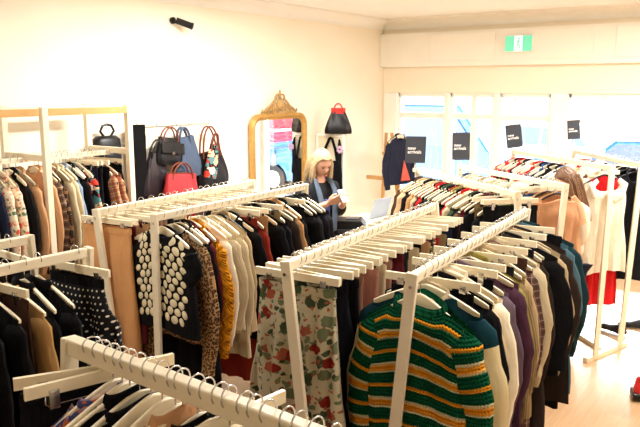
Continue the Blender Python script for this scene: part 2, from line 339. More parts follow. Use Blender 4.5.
# ---------------------------------------------------------------- hangers
def hang_h(x): return -.082-.085*(abs(x)/.215)**1.3
def hook_path(r=.021):
    p=[(r*math.cos(a),0,.002+r*math.sin(a)) for a in [R(d) for d in range(-35,200,20)]][::-1]
    return p
def hook_mesh(stem):
    b=MB(); r=.026
    p=[(r*math.cos(R(d)),0,-.004+r*math.sin(R(d))) for d in range(200,-61,-20)]
    p+= [(.004,0,-.036),(0,0,-.045),(0,0,stem)]
    b.tube(p,.0022,6); return b.mesh('hook',M['chrome'],True)
HOOKS=hook_mesh(-.085); HOOKB=hook_mesh(-.062)
def shaped_hanger(halfw=.215,h0=.042,mat=None,th=.013):
    b=MB(); N=22; rings=[]
    for j in range(N+1):
        x=lerp(-halfw,halfw,j/N); e=abs(x)/halfw; hh=lerp(h0,.022,sm(e))*(1 if e<.97 else .6); z=hang_h(x)+.004
        t=th*(1 if e<.95 else .7); c=[(t/2,0),(t/2,-hh*.8),(t/4,-hh),(-t/4,-hh),(-t/2,-hh*.8),(-t/2,0),(-t/4,hh*.08),(t/4,hh*.08)]
        yb=-.012*e*e
        rings.append([(x,yb+p[0],z+p[1]) for p in c])
    b.loft(rings); return b.mesh('hanger_body',mat or M['hangwhite'],True,40)
def board_hanger(L=.40):
    b=MB(); b.box((0,0,-.077),(L,.013,.032)); return b.mesh('hanger_bar',M['hangwhite'])
SHG=shaped_hanger(); BHG=board_hanger()
def thin_hanger():
    b=MB(); pts=[(x,0,hang_h(x)+.0) for x in [-.215+i*.43/16 for i in range(17)]]; b.tube(pts,.008,8,flat=(1,.6)); b.tube([(-.205,0,-.165),(-.17,0,-.172),(.17,0,-.172),(.205,0,-.165)],.005,6); return b.mesh('hanger_body',M['black'],True)
KHG=thin_hanger()
def clip_mesh():
    b=MB(); b.box((0,-.008,-.105),(.026,.004,.05)); b.box((0,.008,-.105),(.026,.004,.05)); b.box((0,0,-.088),(.012,.024,.012)); b.tube([(-.012,-.011,-.085),(0,-.016,-.08),(.012,-.011,-.085)],.002,5); return b.mesh('clip',M['chrome'])
CLIP=clip_mesh()
wb=MB(); wb.tube([(-.15,0,-.093),(-.15,0,-.118),(-.145,0,-.123),(.145,0,-.123),(.15,0,-.118),(.15,0,-.093)],.0018,5); WIRE=wb.mesh('wire_bar',M['chrome'],True)
ORD=['nearest','second','third','fourth','fifth','sixth','seventh','eighth','ninth','tenth','eleventh','twelfth','thirteenth','fourteenth','fifteenth','sixteenth','seventeenth','eighteenth','nineteenth','twentieth','twenty first','twenty second','twenty third','twenty fourth','twenty fifth','twenty sixth','twenty seventh','twenty eighth','twenty ninth','thirtieth','thirty first','thirty second','thirty third','thirty fourth','thirty fifth']
def make_hanger(kind,loc,rz,label,group):
    nm={'s':'clothes_hanger','b':'clip_hanger','k':'clothes_hanger'}[kind]
    o=thing(nm,label,'hanger',loc,rz,group)
    inst('hanger_body' if kind!='b' else 'hanger_bar',{'s':SHG,'b':BHG,'k':KHG}[kind],None,o)
    inst('hook',HOOKB if kind=='b' else HOOKS,None,o)
    if kind=='b':
        for x in (-.13,.13): c=inst('clip',CLIP,None,o); c.location.x=x
        inst('wire_bar',WIRE,None,o)
    return o
# ---------------------------------------------------------------- garments
class Top:
    def __init__(s,seed,w=.44,hem=.48,L=.64,T=.03,neck=.085,drop=.06,fold=.013,nback=.012,slope=1.0,nf=1.0):
        r=random.Random(seed); s.__dict__.update(w=w,hem=hem,L=L,T=T,neck=neck,drop=drop,fold=fold,nback=nback,slope=slope)
        s.ph=[r.uniform(0,6.28) for _ in range(8)]; s.k=[2*PI/r.uniform(.10,.16)*nf,2*PI/r.uniform(.055,.08)*nf]; s.tw=r.uniform(-.02,.02); s.sw=r.uniform(-.015,.015)
    def pt(s,a,v):
        c=math.cos(a); sd=math.sin(a); side=1 if sd>=0 else -1      # side -1 is the front (local -y)
        W=lerp(s.w/2,lerp(s.w,s.hem,.4)/2-.012,sm(v*4)); W=lerp(W,s.hem/2,sm((v-.25)/.75))
        x=W*(1 if c>=0 else -1)*abs(c)**.85
        z=-.078+(hang_h(x)+.082)*s.slope*(1-.75*sm(v*1.3))
        nk=s.neck
        if abs(x)<nk:
            q=math.sqrt(max(0,1-(x/nk)**2)); z-=(s.drop if side<0 else s.nback)*q*(1-v)**6
        z-=s.L*v+ (0.008*math.sin(x*14+s.ph[6]))*v
        y=s.T*side*abs(sd)**.6*lerp(.30,1,sm(v*7))
        if abs(x)<nk*1.3: y+=side*.028*math.sqrt(max(0,1-(x/(nk*1.3))**2))*(1-sm(v*4))
        f=s.fold*sm(v*1.6)*(math.sin(x*s.k[0]+s.ph[0]+v*2+(1.3 if side>0 else 0))+.5*math.sin(x*s.k[1]+s.ph[1]-v*3+(2 if side>0 else 0)))
        f+=s.fold*.5*math.sin(v*9+x*22+s.ph[2])*sm(v*3)*(1-v)
        return Vector((x+s.tw*v+s.sw*math.sin(v*5),y+f,z))
    def front(s,x,v):           # a on the front with that x
        lo,hi=PI,2*PI
        for _ in range(26):
            m=(lo+hi)/2
            if s.pt(m,v).x-s.tw*v-s.sw*math.sin(v*5)<x: lo=m
            else: hi=m
        return s.pt((lo+hi)/2,v)
    def body(s,name='body',nu=56,nv=22):
        b=MB(); rings=[];fab=[]
        for j in range(nv+1):
            v=(j/nv)**1.15
            ring=[s.pt(2*PI*i/nu,v) for i in range(nu)]; rings.append(ring)
            fab.append([(p.x,v*s.L-(hang_h(p.x)+.082)*0,0) if True else 0 for p in ring])
        b.loft(rings,False,fab=fab); return b
    def collar(s,h=.025,flare=.012,n=36,dz=0):
        b=MB(); A=[];
        pts=[]
        for i in range(n):
            a=2*PI*i/n; x=s.neck*math.cos(a); side=1 if math.sin(a)>=0 else -1; q=abs(math.sin(a))
            z=-.078+(hang_h(x)+.082)*s.slope-(s.drop if side<0 else s.nback)*q
            y=side*(.030+.3*s.T)*q**.8
            pts.append(Vector((x,y,z+dz)))
        def ring(k,up): return [Vector((p.x*(1+k),p.y*(1+k*2.4),p.z+up)) for p in pts]
        b.loft([ring(.05,-.006),ring(.02,h*.6),ring(-.05,h),ring(-.10,h*.8),ring(-.12,-.004)],False,fab=[[(i*.005,q,0) for i in range(n)] for q in (0,.01,.02,.025,.03)]); return b
def sleeve(seed,w,L=.56,r0=.072,r1=.045,side=1,out=.055,flat=.5,slope=1):
    r=random.Random(seed); b=MB(); N=16; path=[];rad=[]
    x0=w/2-.045; z0=-.078+(hang_h(w/2)+.082)*slope-.050
    for j in range(N+1):
        t=j/N; x=x0+out*sm(t*2.2)+.018*math.sin(t*3+r.uniform(-.1,.1)) - .02*sm((t-.5)*2)
        path.append((side*x,.004*math.sin(t*7+seed)-.006*t,z0+.03*(1-t)**4-L*t)); rad.append(lerp(r0,r1,t**.8)*(1+.05*math.sin(t*23+seed*1.7)+.03*math.sin(t*41+seed)))
    rad[0]*=.55
    b.tube(path,rad,14,flat=(1,flat),up=(0,1,0)); return b
TOPV={}
def topset(kind):
    if kind in TOPV: return TOPV[kind]
    P={'jacket':dict(L=.66,hem=.50,T=.027,drop=.13,neck=.075),'coat':dict(L=.92,hem=.54,T=.028,drop=.12,neck=.08),'shirt':dict(L=.64,hem=.50,T=.022,drop=.07,neck=.075),
       'blouse':dict(L=.60,hem=.50,T=.022,drop=.09,neck=.10),'sweater':dict(L=.56,hem=.46,T=.03,drop=.06,neck=.09,fold=.007),'longtop':dict(L=.78,hem=.54,T=.026,drop=.08,neck=.085)}[kind]
    out=[]
    for s in range(3):
        T=Top(hash_(kind)+s,**P); q=random.Random(s*7+3)
        bm_=T.body(nu=44,nv=18).mesh('body',fm('black'),True)
        cl=T.collar(.03 if kind in('jacket','coat','shirt') else .016).mesh('collar',fm('black'),True)
        sl=[sleeve(s+3,T.w,L={'blouse':.5,'sweater':.56}.get(kind,.58),side=sd,flat=.42,out=.045).mesh('sleeve',fm('black'),True) for sd in (-1,1)]
        pk=MB(); 
        if kind in('jacket','coat','shirt','longtop'):
            rr=[];
            for j in range(16):
                v=lerp(.03,.99,j/15); rr.append([T.front(.016,v)+Vector((0,-.004,0)),T.front(-.016,v)+Vector((0,-.004,0)),T.front(-.016,v)+Vector((0,.002,0)),T.front(.016,v)+Vector((0,.002,0))])
            pk.loft(rr); 
        pk=pk.mesh('placket',fm('black'),False) if pk.v else None
        out.append((bm_,cl,sl,pk))
    TOPV[kind]=out; return out
def hash_(s): return sum(ord(c)*(i+3) for i,c in enumerate(s))%1000
def pants_mesh(seed,L=1.0,w=.36,hem=.42,T=.02,fold=.012,split=True,elastic=False):
    r=random.Random(seed); ph=[r.uniform(0,6) for _ in range(5)]; b=MB(); nu=40; nv=22; rings=[];fab=[]; z0=-.118
    k1=2*PI/(.07 if elastic else .12)
    for j in range(nv+1):
        v=j/nv; ring=[];fb=[]
        for i in range(nu):
            a=2*PI*i/nu; c=math.cos(a); sd=math.sin(a); W=lerp(w/2,hem/2,sm(v*1.5)); x=W*(1 if c>=0 else -1)*abs(c)**.8
            y=T*(1 if sd>=0 else -1)*abs(sd)**.6*lerp(.45,1,sm(v*5))
            if split and v>.27: y*=min(1,.12+abs(x)/.035) ; x=x+(1 if x>0 else -1)*.0
            y+=fold*sm(v*2+.25*elastic)*(math.sin(x*k1+ph[0]+v*1.2)+.5*math.sin(x*k1*2.1+ph[1]-v*2))
            z=z0-L*v - .006*math.cos(x*PI/.26)*(1-v)
            ring.append((x,y,z)); fb.append((x+(.5 if sd>0 else 0),v*L,0))
        rings.append(ring); fab.append(fb)
    b.loft(rings,False,fab=fab)
    wbm=MB(); q=[]
    for zz,k in ((0.012,1.0),(.012,.9),(-.026,1.02),(-.026,1.08),(.010,1.08)): q.append([(p[0]*(1+(k-1)*.3),p[1]*k*1.15,z0+zz) for p in rings[0]])
    wbm.loft(q[::-1],False); return b.mesh('trouser_legs' if split else 'skirt_panel',fm('black'),True),wbm.mesh('waistband',fm('black'),True,50)
PANTS=[pants_mesh(i,L=[.98,.92,1.02][i]) for i in range(3)]
SKIRTS=[pants_mesh(i+9,L=[.55,.68][i],w=.34,hem=.48,split=False,T=.028,fold=.014) for i in range(2)]
HALF=[pants_mesh(i+20,L=.52,w=.22,hem=.24,split=False,T=.02,fold=.008) for i in range(2)]   # trousers folded lengthwise
def dress_top(seed):
    return Top(seed,w=.36,hem=.62,L=1.05,T=.035,drop=.14,neck=.12,fold=.016)
def make_garment(kind,mk,loc,rz,label,group,rnd,cat=None,far=False):
    m=fm(mk)
    names={'jacket':'jacket','coat':'coat','shirt':'shirt','blouse':'blouse','sweater':'sweater','longtop':'tunic','pants':'trousers','skirt':'skirt','folded':'folded_trousers','dress':'dress'}
    o=thing(names[kind],label,cat or names[kind].replace('_',' ').replace('folded ',''),loc,rz,group)
    if kind in('pants','skirt','folded'):
        a,w=rnd.choice({'pants':PANTS,'skirt':SKIRTS,'folded':HALF}[kind])
        inst('trouser_legs' if kind!='skirt' else 'skirt_panel',a,m,o); inst('waistband',w,m,o)
    elif kind=='dress':
        T=dress_top(rnd.randint(0,999)); inst('body',T.body().mesh('body',fm('black'),True),m,o); inst('neckband',T.collar(.008).mesh('neckband',fm('black'),True),m,o)
    else:
        bm_,cl,sl,pk=rnd.choice(topset(kind))
        inst('body',bm_,m,o); inst('collar',cl,m,o)
        for s_ in sl: inst('sleeve',s_,m,o)
        if pk: inst('placket',pk,m,o)
    return o
# ---------------------------------------------------------------- racks
class Rack:
    def __init__(s,name,label,rails,z,bots,foot=.52,beam=(.032,.042),base=True):
        # rails: [(A,B),...] near/far xy ; bots: matching [(a,b)] leg foot xy
        A=rails[0][0]; s.o=thing(name,label,'clothes rack',(A[0],A[1],0)); o=Vector((A[0],A[1],0)); s.z=z; s.rails=rails
        for (a,b),(fa,fb) in zip(rails,bots):
            a=Vector((*a,z)); b=Vector((*b,z)); d=(b-a).normalized()
            m=MB(); m.bar(a-d*.012-o,b+d*.012-o,beam[0],beam[1]); m.build('rail',M['rackwhite'],s.o,bevel=.006)
            for p,f,sg in ((a,fa,-1),(b,fb,1)):
                p=p+d*sg*.028; f=Vector((*f,.03))+d*sg*.028
                m=MB(); tp=p+(p-f).normalized()*.022; m.bar(f-o,tp-o,.022,.046,up=tuple(Vector((-d.y,d.x,0)))); lg=m.build('leg',M['rackwhite'],s.o,bevel=.003)
                k=MB(); k.tube([p+d*sg*.010-o-Vector((0,0,.03)),p+d*sg*.016-o-Vector((0,0,.03))],.007,10); k.build('bolt',M['chrome'],lg,smooth=True); lg_=None
        if base and len(bots)>1:
            for i in (0,1):
                p=Vector((*bots[0][i],.02)); q=Vector((*bots[1][i],.02)); c=(p+q)/2; d=(q-p).normalized()
                m=MB(); m.bar(c-d*foot/2-o,c+d*foot/2-o,.045,.04); m.build('foot_bar',M['rackwhite'],s.o,bevel=.003)
            m=MB(); p=(Vector((*bots[0][0],.02))+Vector((*bots[1][0],.02)))/2; q=(Vector((*bots[0][1],.02))+Vector((*bots[1][1],.02)))/2; m.bar(p-o,q-o,.045,.036); m.build('base_bar',M['rackwhite'],s.o,bevel=.003)
RND=random.Random(11)
HN={'s':'cream shaped wooden hanger','b':'cream flat clip hanger','k':'slim black hanger'}
NOUN={'jacket':'jacket','coat':'coat','shirt':'shirt','blouse':'blouse','sweater':'sweater','longtop':'long tunic','pants':'trousers','skirt':'skirt','folded':'folded trousers','dress':'dress'}
CN={'florpants':'red flowered ivory','florcream':'coral flowered cream','flordark':'dark flowered','florpurple':'purple flowered','florblack':'black white and red printed','plaidbrown':'brown plaid','plaidred':'red plaid','plaiddark':'dark brown grid','leopard':'leopard print','leoparddark':'dark leopard print','cord':'khaki corduroy','redwhite':'red and white striped','twotone':'teal and cream','mustardcable':'mustard cable knit','knitstripe':'green striped','polka':'polka dot','darkbrown':'dark brown','lightblue':'light blue','dustypink':'dusty pink','ink':'blue black'}
def fill(a,b,z,items,where,short,t0=.03,t1=.97,ts=None,jit=4,flip=0,zdrop=.02,special={},wide=1):
    """hang items (hanger kind, garment kind, fabric) along a rail; where: words that find the rail"""
    a=Vector((*a,z)); b=Vector((*b,z)); d=b-a; ang=math.atan2(d.y,d.x)-PI/2
    n=len(items)
    for i,it in enumerate(items):
        t=ts[i] if ts and i<len(ts) else lerp(t0,t1,(i+.0)/(max(1,n-1)))+(RND.uniform(-.25,.25)/n if i else 0)
        p=a+d*t; p.z+=zdrop; jj=jit*(2.0 if it[0]=='b' else 1.3); rz=ang+R(RND.uniform(-jj,jj))+flip
        hk,gk,mk=it[:3]
        if len(it)>3: rz=ang+R(it[3])+flip
        pos=('%s one'%ORD[i]) if i else 'nearest one'
        if hk!='-':
            h_=make_hanger(hk,p,rz,'%s, %s %s'%(HN[hk],ORD[i],where.replace('from the near end','from the near end' if i else 'one at the near end')),'hangers on '+short)
            if gk=='G': h_.scale=(.86,1,1.30)
        if gk in special: special[gk](p,rz)
        elif gk!='-': g_=make_garment(gk,mk,p,rz,'%s %s, %s %s'%(CN.get(mk,mk),NOUN[gk],ORD[i],where.replace('from the near end','from the near end' if i else 'one at the near end')),'clothes on '+short,RND); g_.scale=(RND.uniform(.98,1.10)*(wide if i>n-8 else 1),1,RND.uniform(.96,1.08))
def sub(items): return [tuple(x.split(':')) for x in items.split()]
# ================================================================ contents
# ---- centre rack (rails C left, D right)
CA,CB,DA,DB=(-1.676,2.151),(-1.832,3.739),(-1.183,2.28),(-1.316,3.858)
Rack('clothes_rack','white double clothes rack in the middle with the green striped sweater in front',[(CA,CB),(DA,DB)],1.5,[((-1.50,2.16),(-1.66,3.75)),((-1.32,2.27),(-1.46,3.84))])
def green_sweater(p,rz):
    o=thing('sweater','green chunky knit sweater with yellow and white stripes at the rack front','sweater',p,rz)
    o.location.z-=.022
    T=Top(5,w=.45,hem=.52,L=.60,T=.055,neck=.105,drop=.055,fold=.006,slope=1.3)
    T.body(nu=80,nv=40).build('body',MATS['knitstripe'],o,smooth=True); T.collar(.030,n=48,dz=-.006).build('ribbed_neckband',MATS['greenrib'],o,smooth=True)
    for sd in (-1,1):
        sleeve(4,T.w-.02,L=.60,r0=.082,r1=.062,side=sd,flat=.62,out=.05,slope=1.3).build('sleeve',MATS['knitstripe'],o,smooth=True)
def two_tone_sweater(p,rz):
    o=thing('sweater','fine knit sweater with teal shoulders and cream sleeves behind the green striped one','sweater',p,rz)
    T=Top(8,w=.45,hem=.52,L=.66,T=.03,neck=.09,fold=.006); T.body().build('body',MATS['twotone'],o,smooth=True); T.collar(.02).build('collar',fm('cream'),o,smooth=True)
    for sd in (-1,1): sleeve(7,.47,L=.66,r0=.085,r1=.06,side=sd,flat=.5,out=.06).build('sleeve',MATS['twotone'],o,smooth=True)
Ditems=sub('s:G:x s:T:x b:skirt:black s:jacket:black s:coat:cream s:shirt:ivory b:pants:black s:coat:mauve b:folded:khaki s:longtop:plum s:coat:olive b:skirt:charcoal s:jacket:cord s:shirt:beige b:pants:brown s:coat:plaiddark s:shirt:cream b:pants:ink s:coat:darkbrown s:jacket:black b:folded:charcoal s:shirt:beige s:coat:darkbrown b:pants:black s:coat:denim s:shirt:teal')
fill(DA,DB,1.5,Ditems,'from the near end, middle rack right rail','middle rack right rail',t0=.035,special={'G':green_sweater,'T':two_tone_sweater},wide=1.2)
def floral_pants(p,rz):
    o=thing('trousers','loose ivory trousers printed with red flowers clipped at the rack front','trousers',p,rz)
    a,w=pants_mesh(77,L=1.0,w=.36,hem=.46,T=.045,fold=.016,split=True,elastic=True)
    inst('trouser_legs',a,MATS['florpants'],o); inst('waistband',w,MATS['florpants'],o)
Citems=sub('b:P:x b:pants:black b:skirt:ink b:pants:black b:folded:khaki b:pants:dustypink b:folded:tan b:pants:pink b:folded:brown b:pants:cream b:pants:dustypink b:folded:beige b:skirt:wine b:pants:charcoal b:folded:tan b:pants:beige b:skirt:black b:folded:peach b:pants:tan b:folded:blue b:skirt:flordark b:pants:red b:folded:black b:pants:khaki b:skirt:navy b:folded:green b:pants:black b:folded:beige')
fill(CA,CB,1.5,Citems,'from the near end, middle rack left rail','middle rack left rail',t0=.03,jit=5,special={'P':floral_pants})
# ---- left middle rack (1, 2)
RA,RB,SA,SB=(-3.307,2.482),(-3.422,3.915),(-2.916,2.567),(-2.973,3.973)
Rack('clothes_rack','white double clothes rack left of centre holding the dotted sweater',[(RA,RB),(SA,SB)],1.5,[((-3.12,2.50),(-3.25,3.90)),((-2.93,2.56),(-3.0,3.95))])
def dotted(p,rz):
    o=thing('sweater','black sweater covered in large cream oval dots at the rack front','sweater',p,rz)
    T=Top(15,w=.50,hem=.52,L=.58,T=.035,neck=.11,drop=.05,fold=.004)
    b=T.body(nu=64,nv=26); 
    r=random.Random(2); row=0; v=.045
    while v<.93:
        for k in range(-3,4):
            x=(k+.5*(row%2))*.054
            if abs(x)>.215 or (v<.12 and abs(x)<.09) : continue
            cx=x+r.uniform(-.004,.004); e1=.0195+r.uniform(-.002,.002); e2=.0235+r.uniform(-.002,.002); t=r.uniform(-.4,.4); n=14
            def ringpts(s_,dy): return [T.front(cx+s_*(e1*math.cos(q)*math.cos(t)-e2*math.sin(q)*math.sin(t)),v-s_*(e1*math.cos(q)*math.sin(t)+e2*math.sin(q)*math.cos(t))/T.L)+Vector((0,dy*.7,0)) for q in [2*PI*i/n for i in range(n)]]
            b.loft([ringpts(1,.003),ringpts(1,-.003),ringpts(.85,-.006)],True,mi=1)
        v+=.047/T.L; row+=1
    b.build('body',[fabric('black_knit',rgb(11,10,12)),fabric('cream_felt',rgb(234,220,182))],o,smooth=True)
    T.collar(.014).build('neckband',fm('black'),o,smooth=True)
    for sd in (-1,1): sleeve(4,T.w,L=.12,r0=.06,r1=.05,side=sd,flat=.5,out=.015).build('sleeve',fm('black'),o,smooth=True)
def leo(p,rz):
    o=thing('dress','long sleeved leopard print dress hanging just behind the dotted sweater','dress',p,rz)
    T=Top(25,w=.44,hem=.48,L=.66,T=.02,neck=.09,fold=.008); T.body().build('body',MATS['leopard'],o,smooth=True); T.collar(.012).build('neckband',fm('black'),o,smooth=True)
    for sd in (-1,1): sleeve(9,.47,L=.70,r0=.065,r1=.045,side=sd,flat=.6,out=.05).build('sleeve',MATS['leopard'],o,smooth=True)
def mustard(p,rz):
    o=thing('sweater','mustard yellow cable knit sweater with a shaped cream hanger','sweater',p,rz)
    T=Top(33,w=.46,hem=.50,L=.70,T=.035,neck=.11,drop=.05,fold=.006); T.body().build('body',MATS['mustardcable'],o,smooth=True); T.collar(.02).build('neckband',MATS['mustardcable'],o,smooth=True)
    for sd in (-1,1): sleeve(11,.47,L=.62,r0=.085,r1=.06,side=sd,flat=.55,out=.055).build('sleeve',MATS['mustardcable'],o,smooth=True)
Sitems=sub('s:O:x s:L:x s:coat:black s:sweater:wine s:M:x s:shirt:ivory s:blouse:cream s:longtop:cream k:jacket:beige s:longtop:black b:pants:rust s:sweater:rust b:pants:tan s:jacket:black b:pants:khaki s:jacket:ink s:jacket:darkbrown s:shirt:tan s:jacket:black b:skirt:black s:jacket:black s:jacket:charcoal s:jacket:ink s:jacket:charcoal')
fill(SA,SB,1.5,Sitems,'from the near end, left middle rack right rail','left middle rack right rail',t0=.03,t1=.985,ts=[.02,.085,.12,.145,.18,.225,.26],special={'O':dotted,'L':leo,'M':mustard})
def tanpants(p,rz):
    o=thing('trousers','wide tan cotton trousers clipped at the near end beside the dotted sweater','trousers',p,rz)
    a,w=pants_mesh(79,L=1.0,w=.37,hem=.44,T=.035,fold=.010); inst('trouser_legs',a,fabric('tan_cotton',rgb(214,158,104)),o); inst('waistband',w,fabric('tan_cotton',rgb(214,158,104)),o)
Ritems=sub('b:W:x b:skirt:wine b:pants:tan b:folded:black b:pants:dustypink b:pants:black b:skirt:cream b:folded:khaki b:pants:red b:skirt:mauve b:pants:charcoal b:folded:pink b:pants:cream b:skirt:plum b:pants:black b:folded:beige b:pants:ink b:skirt:tan b:pants:denim')
fill(RA,RB,1.5,Ritems,'from the near end, left middle rack left rail','left middle rack left rail',t0=.03,special={'W':tanpants})
# ---- left edge rack (F right rail, F2 left rail), running out of the frame
FA,FB,GA,GB=(-2.527,1.80),(-2.58,.45),(-2.966,1.80),(-3.02,.45)
Rack('clothes_rack','white double clothes rack at the left edge with black clothes and polka skirt',[(FA,FB),(GA,GB)],1.5,[((-2.66,1.78),(-2.70,.47)),((-2.83,1.78),(-2.88,.47))])
def polka(p,rz):
    o=thing('skirt','black skirt with small white polka dots clipped near the rack end','skirt',p,rz)
    a,w=pants_mesh(81,L=.50,w=.32,hem=.50,T=.03,fold=.02,split=False); inst('skirt_panel',a,MATS['polka'],o); inst('waistband',w,fm('black'),o)
Fitems=sub('b:K:x s:coat:black s:jacket:black s:coat:camel b:pants:brown s:jacket:black s:coat:black b:pants:black s:coat:black s:jacket:black b:pants:black s:coat:ink s:coat:black b:pants:black s:jacket:black s:coat:black b:pants:ink s:coat:black s:jacket:black b:pants:black')
fill(FA,FB,1.5,Fitems,'from the far end, left edge rack right rail','left edge rack right rail',t0=.12,ts=[.03],special={'K':polka})
F2items=sub('b:skirt:black b:pants:black s:coat:black s:jacket:ink b:pants:black s:coat:black b:pants:ink s:coat:charcoal b:pants:black s:jacket:black')
fill(GA,GB,1.5,F2items,'from the far end, left edge rack left rail','left edge rack left rail',t0=.06)
# ---- foreground rack E, across the bottom
EA,EB=(-1.605,1.10),(-.25,1.045); E2A,E2B=(-1.66,.62),(-.27,.57)
Rack('clothes_rack','white clothes rack crossing the bottom foreground full of cream hangers',[(EA,EB),(E2A,E2B)],1.5,[((-1.605,.98),(-.25,.92)),((-1.65,.76),(-.26,.71))],beam=(.04,.05))
Eitems=sub('b:skirt:ink b:-:x s:blouse:florpurple s:-:x s:jacket:black s:blouse:black s:-:x s:-:x s:shirt:peach s:-:x s:shirt:black s:-:x b:pants:black s:-:x s:longtop:black s:-:x s:-:x s:shirt:ink s:-:x s:-:x s:blouse:mauve s:-:x s:jacket:black b:pants:black s:-:x s:coat:black s:-:x s:-:x b:pants:black s:coat:darkbrown s:-:x s:jacket:black')
Eitems=[tuple(list(i)+([-28] if n==0 else [-16] if n==1 else [])) for n,i in enumerate(Eitems)]
fill(EA,EB,1.505,Eitems,'from the left end, foreground rack','the foreground rack',t0=.06,t1=.97)
# ---- tall rack G along the left wall
def tall_unit(ya,yb,label,ends=True):
    o=thing('clothes_rack',label,'clothes rack',(-4.55,ya,0))
    def bb(a,c,w,h,nm,mt=M['rackwhite']): b=MB(); b.bar(Vector(a)-Vector((-4.55,ya,0)),Vector(c)-Vector((-4.55,ya,0)),w,h); b.build(nm,mt,o,bevel=.003)
    for y in ((ya,yb) if ends else (ya,)):
        for x in (-4.3,-4.8): bb((x,y,0),(x,y,2.07),.045,.045,'post')
        bb((-4.3,y,1.72),(-4.8,y,1.72),.03,.045,'cross_bar'); bb((-4.3,y,.1),(-4.8,y,.1),.03,.045,'cross_bar')
    bb((-4.3,ya+.02,2.035),(-4.3,yb-.02,2.035),.04,.05,'top_bar',M['pine']); bb((-4.8,ya+.02,2.035),(-4.8,yb-.02,2.035),.04,.05,'top_bar',M['rackwhite'])
    bb((-4.55,ya,1.70),(-4.55,yb,1.70),.035,.035,'rail')
tall_unit(2.815,3.53,'tall white and pine clothes rack by the left wall, right unit beside the backpack'); tall_unit(1.98,2.79,'tall white and pine clothes rack by the left wall, left unit cut by the edge',False)
G1=sub('s:shirt:black s:coat:leoparddark s:pants0:x s:blouse:flordark s:jacket:green s:longtop:green s:coat:leoparddark s:shirt:cream s:jacket:navy s:longtop:florcream s:longtop:florcream s:shirt:black s:jacket:peach')
G1=[i for i in G1 if i[1]!='pants0']
fill((-4.55,2.02),(-4.55,2.78),1.70,G1,'from the left end, wall rack left unit','the wall rack left unit',t0=.03,t1=.95,flip=R(0))
G2=sub('s:shirt:peach s:longtop:plaidbrown s:longtop:leoparddark s:coat:cream s:longtop:cream s:shirt:lightblue s:coat:black s:longtop:florblack s:blouse:florblack b:pants:navy b:pants:charcoal b:pants:ink s:blouse:plaidred s:longtop:plaidred b:skirt:black')
fill((-4.55,2.86),(-4.55,3.50),1.70,G2,'from the left end, wall rack right unit','the wall rack right unit',t0=.03,t1=.97)
# ---- right rear rack (a left, b right)
aA,aB,bA,bB=(-1.618,4.526),(-2.751,5.327),(-1.473,5.103),(-2.579,5.824)
Rack('clothes_rack','white double clothes rack behind the middle rack with the sheer tan dress',[(aA,aB),(bA,bB)],1.5,[((-1.56,4.70),(-2.69,5.50)),((-1.50,4.90),(-2.61,5.65))])
Aitems=sub('b:pants:black b:skirt:green s:shirt:ink b:pants:khaki s:shirt:black s:jacket:wine s:blouse:flordark s:jacket:black s:jacket:green s:blouse:cream s:shirt:red s:jacket:black s:shirt:olive s:jacket:rust s:shirt:black s:jacket:green s:coat:black s:shirt:red s:jacket:ink s:shirt:beige s:blouse:tan s:shirt:black s:blouse:peach s:shirt:beige s:jacket:brown s:coat:black')
fill(aA,aB,1.5,Aitems,'from the near end, right rear rack left rail','right rear rack left rail',t0=.03)
def sheerdress(p,rz):
    o=thing('dress','sheer tan chiffon dress on a slim black hanger at the rack end','dress',p,rz)
    T=Top(51,w=.40,hem=.60,L=1.02,T=.05,neck=.17,drop=.05,fold=.03); T.body().build('body',MATS['sheertan'],o,smooth=True); T.collar(.01).build('neckband',MATS['sheertan'],o,smooth=True)
    T=Top(52,w=.30,hem=.44,L=.86,T=.03,neck=.12,drop=.08,fold=.012); T.body().build('lining',fabric('tan_lining',rgb(188,128,86)),o,smooth=True)
    for sd in (-1,1):
        b=MB(); b.tube([(sd*.15,0,-.12),(sd*.19,-.01,-.2),(sd*.215,-.01,-.33)],[.03,.06,.075],12,flat=(1,.5)); b.build('sleeve',MATS['sheertan'],o,smooth=True)
Bitems=sub('k:Q:x k:dress:tan b:skirt:blue b:pants:peach s:blouse:cream s:shirt:white b:skirt:flordark s:blouse:leopard s:shirt:cream s:jacket:white s:shirt:beige s:blouse:ivory s:jacket:cream s:shirt:blue s:jacket:ivory')
fill(bA,bB,1.5,Bitems,'from the near end, right rear rack right rail','right rear rack right rail',t0=.05,special={'Q':sheerdress})
# ---- window rack (c left, d right)
cA,cB,dA,dB=(-1.353,5.95),(-2.486,6.89),(-1.203,6.33),(-1.99,7.24)
Rack('clothes_rack','white double clothes rack nearest the shop windows with the white and red dress',[(cA,cB),(dA,dB)],1.56,[((-1.33,5.75),(-2.46,6.69)),((-1.22,6.12),(-2.01,7.03))],foot=.62)
def whitered(p,rz):
    o=thing('dress','ivory sleeveless top with wide straps layered over a bright red dress','dress',p,rz)
    T=Top(61,w=.38,hem=.50,L=.80,T=.075,neck=.13,drop=.13,fold=.015); T.body().build('white_top',fabric('ivory_linen',rgb(236,224,200)),o,smooth=True)
    T=Top(63,w=.26,hem=.36,L=1.10,T=.02,neck=.10,drop=.05,fold=.010); T.body().build('red_underdress',fabric('bright_red',rgb(208,30,34)),o,smooth=True)
    b=MB(); rr=[]
    for sd in (-1,1): b.tube([(sd*.10,-.05,-.12),(sd*.155,-.06,-.16),(sd*.13,-.065,-.24),(sd*.05,-.07,-.29)],[.02,.03,.03,.02],10,flat=(1,.35))
    b.build('strap_fold',fabric('ivory_linen',rgb(236,224,200)),o,smooth=True)
Citems2=sub('k:V:x b:skirt:ivory s:shirt:white s:blouse:cream b:pants:white s:jacket:ivory s:shirt:lightblue s:jacket:navy s:shirt:ink s:jacket:blue s:shirt:ink s:jacket:red s:shirt:white s:jacket:navy s:shirt:red s:jacket:ink s:blouse:redwhite')
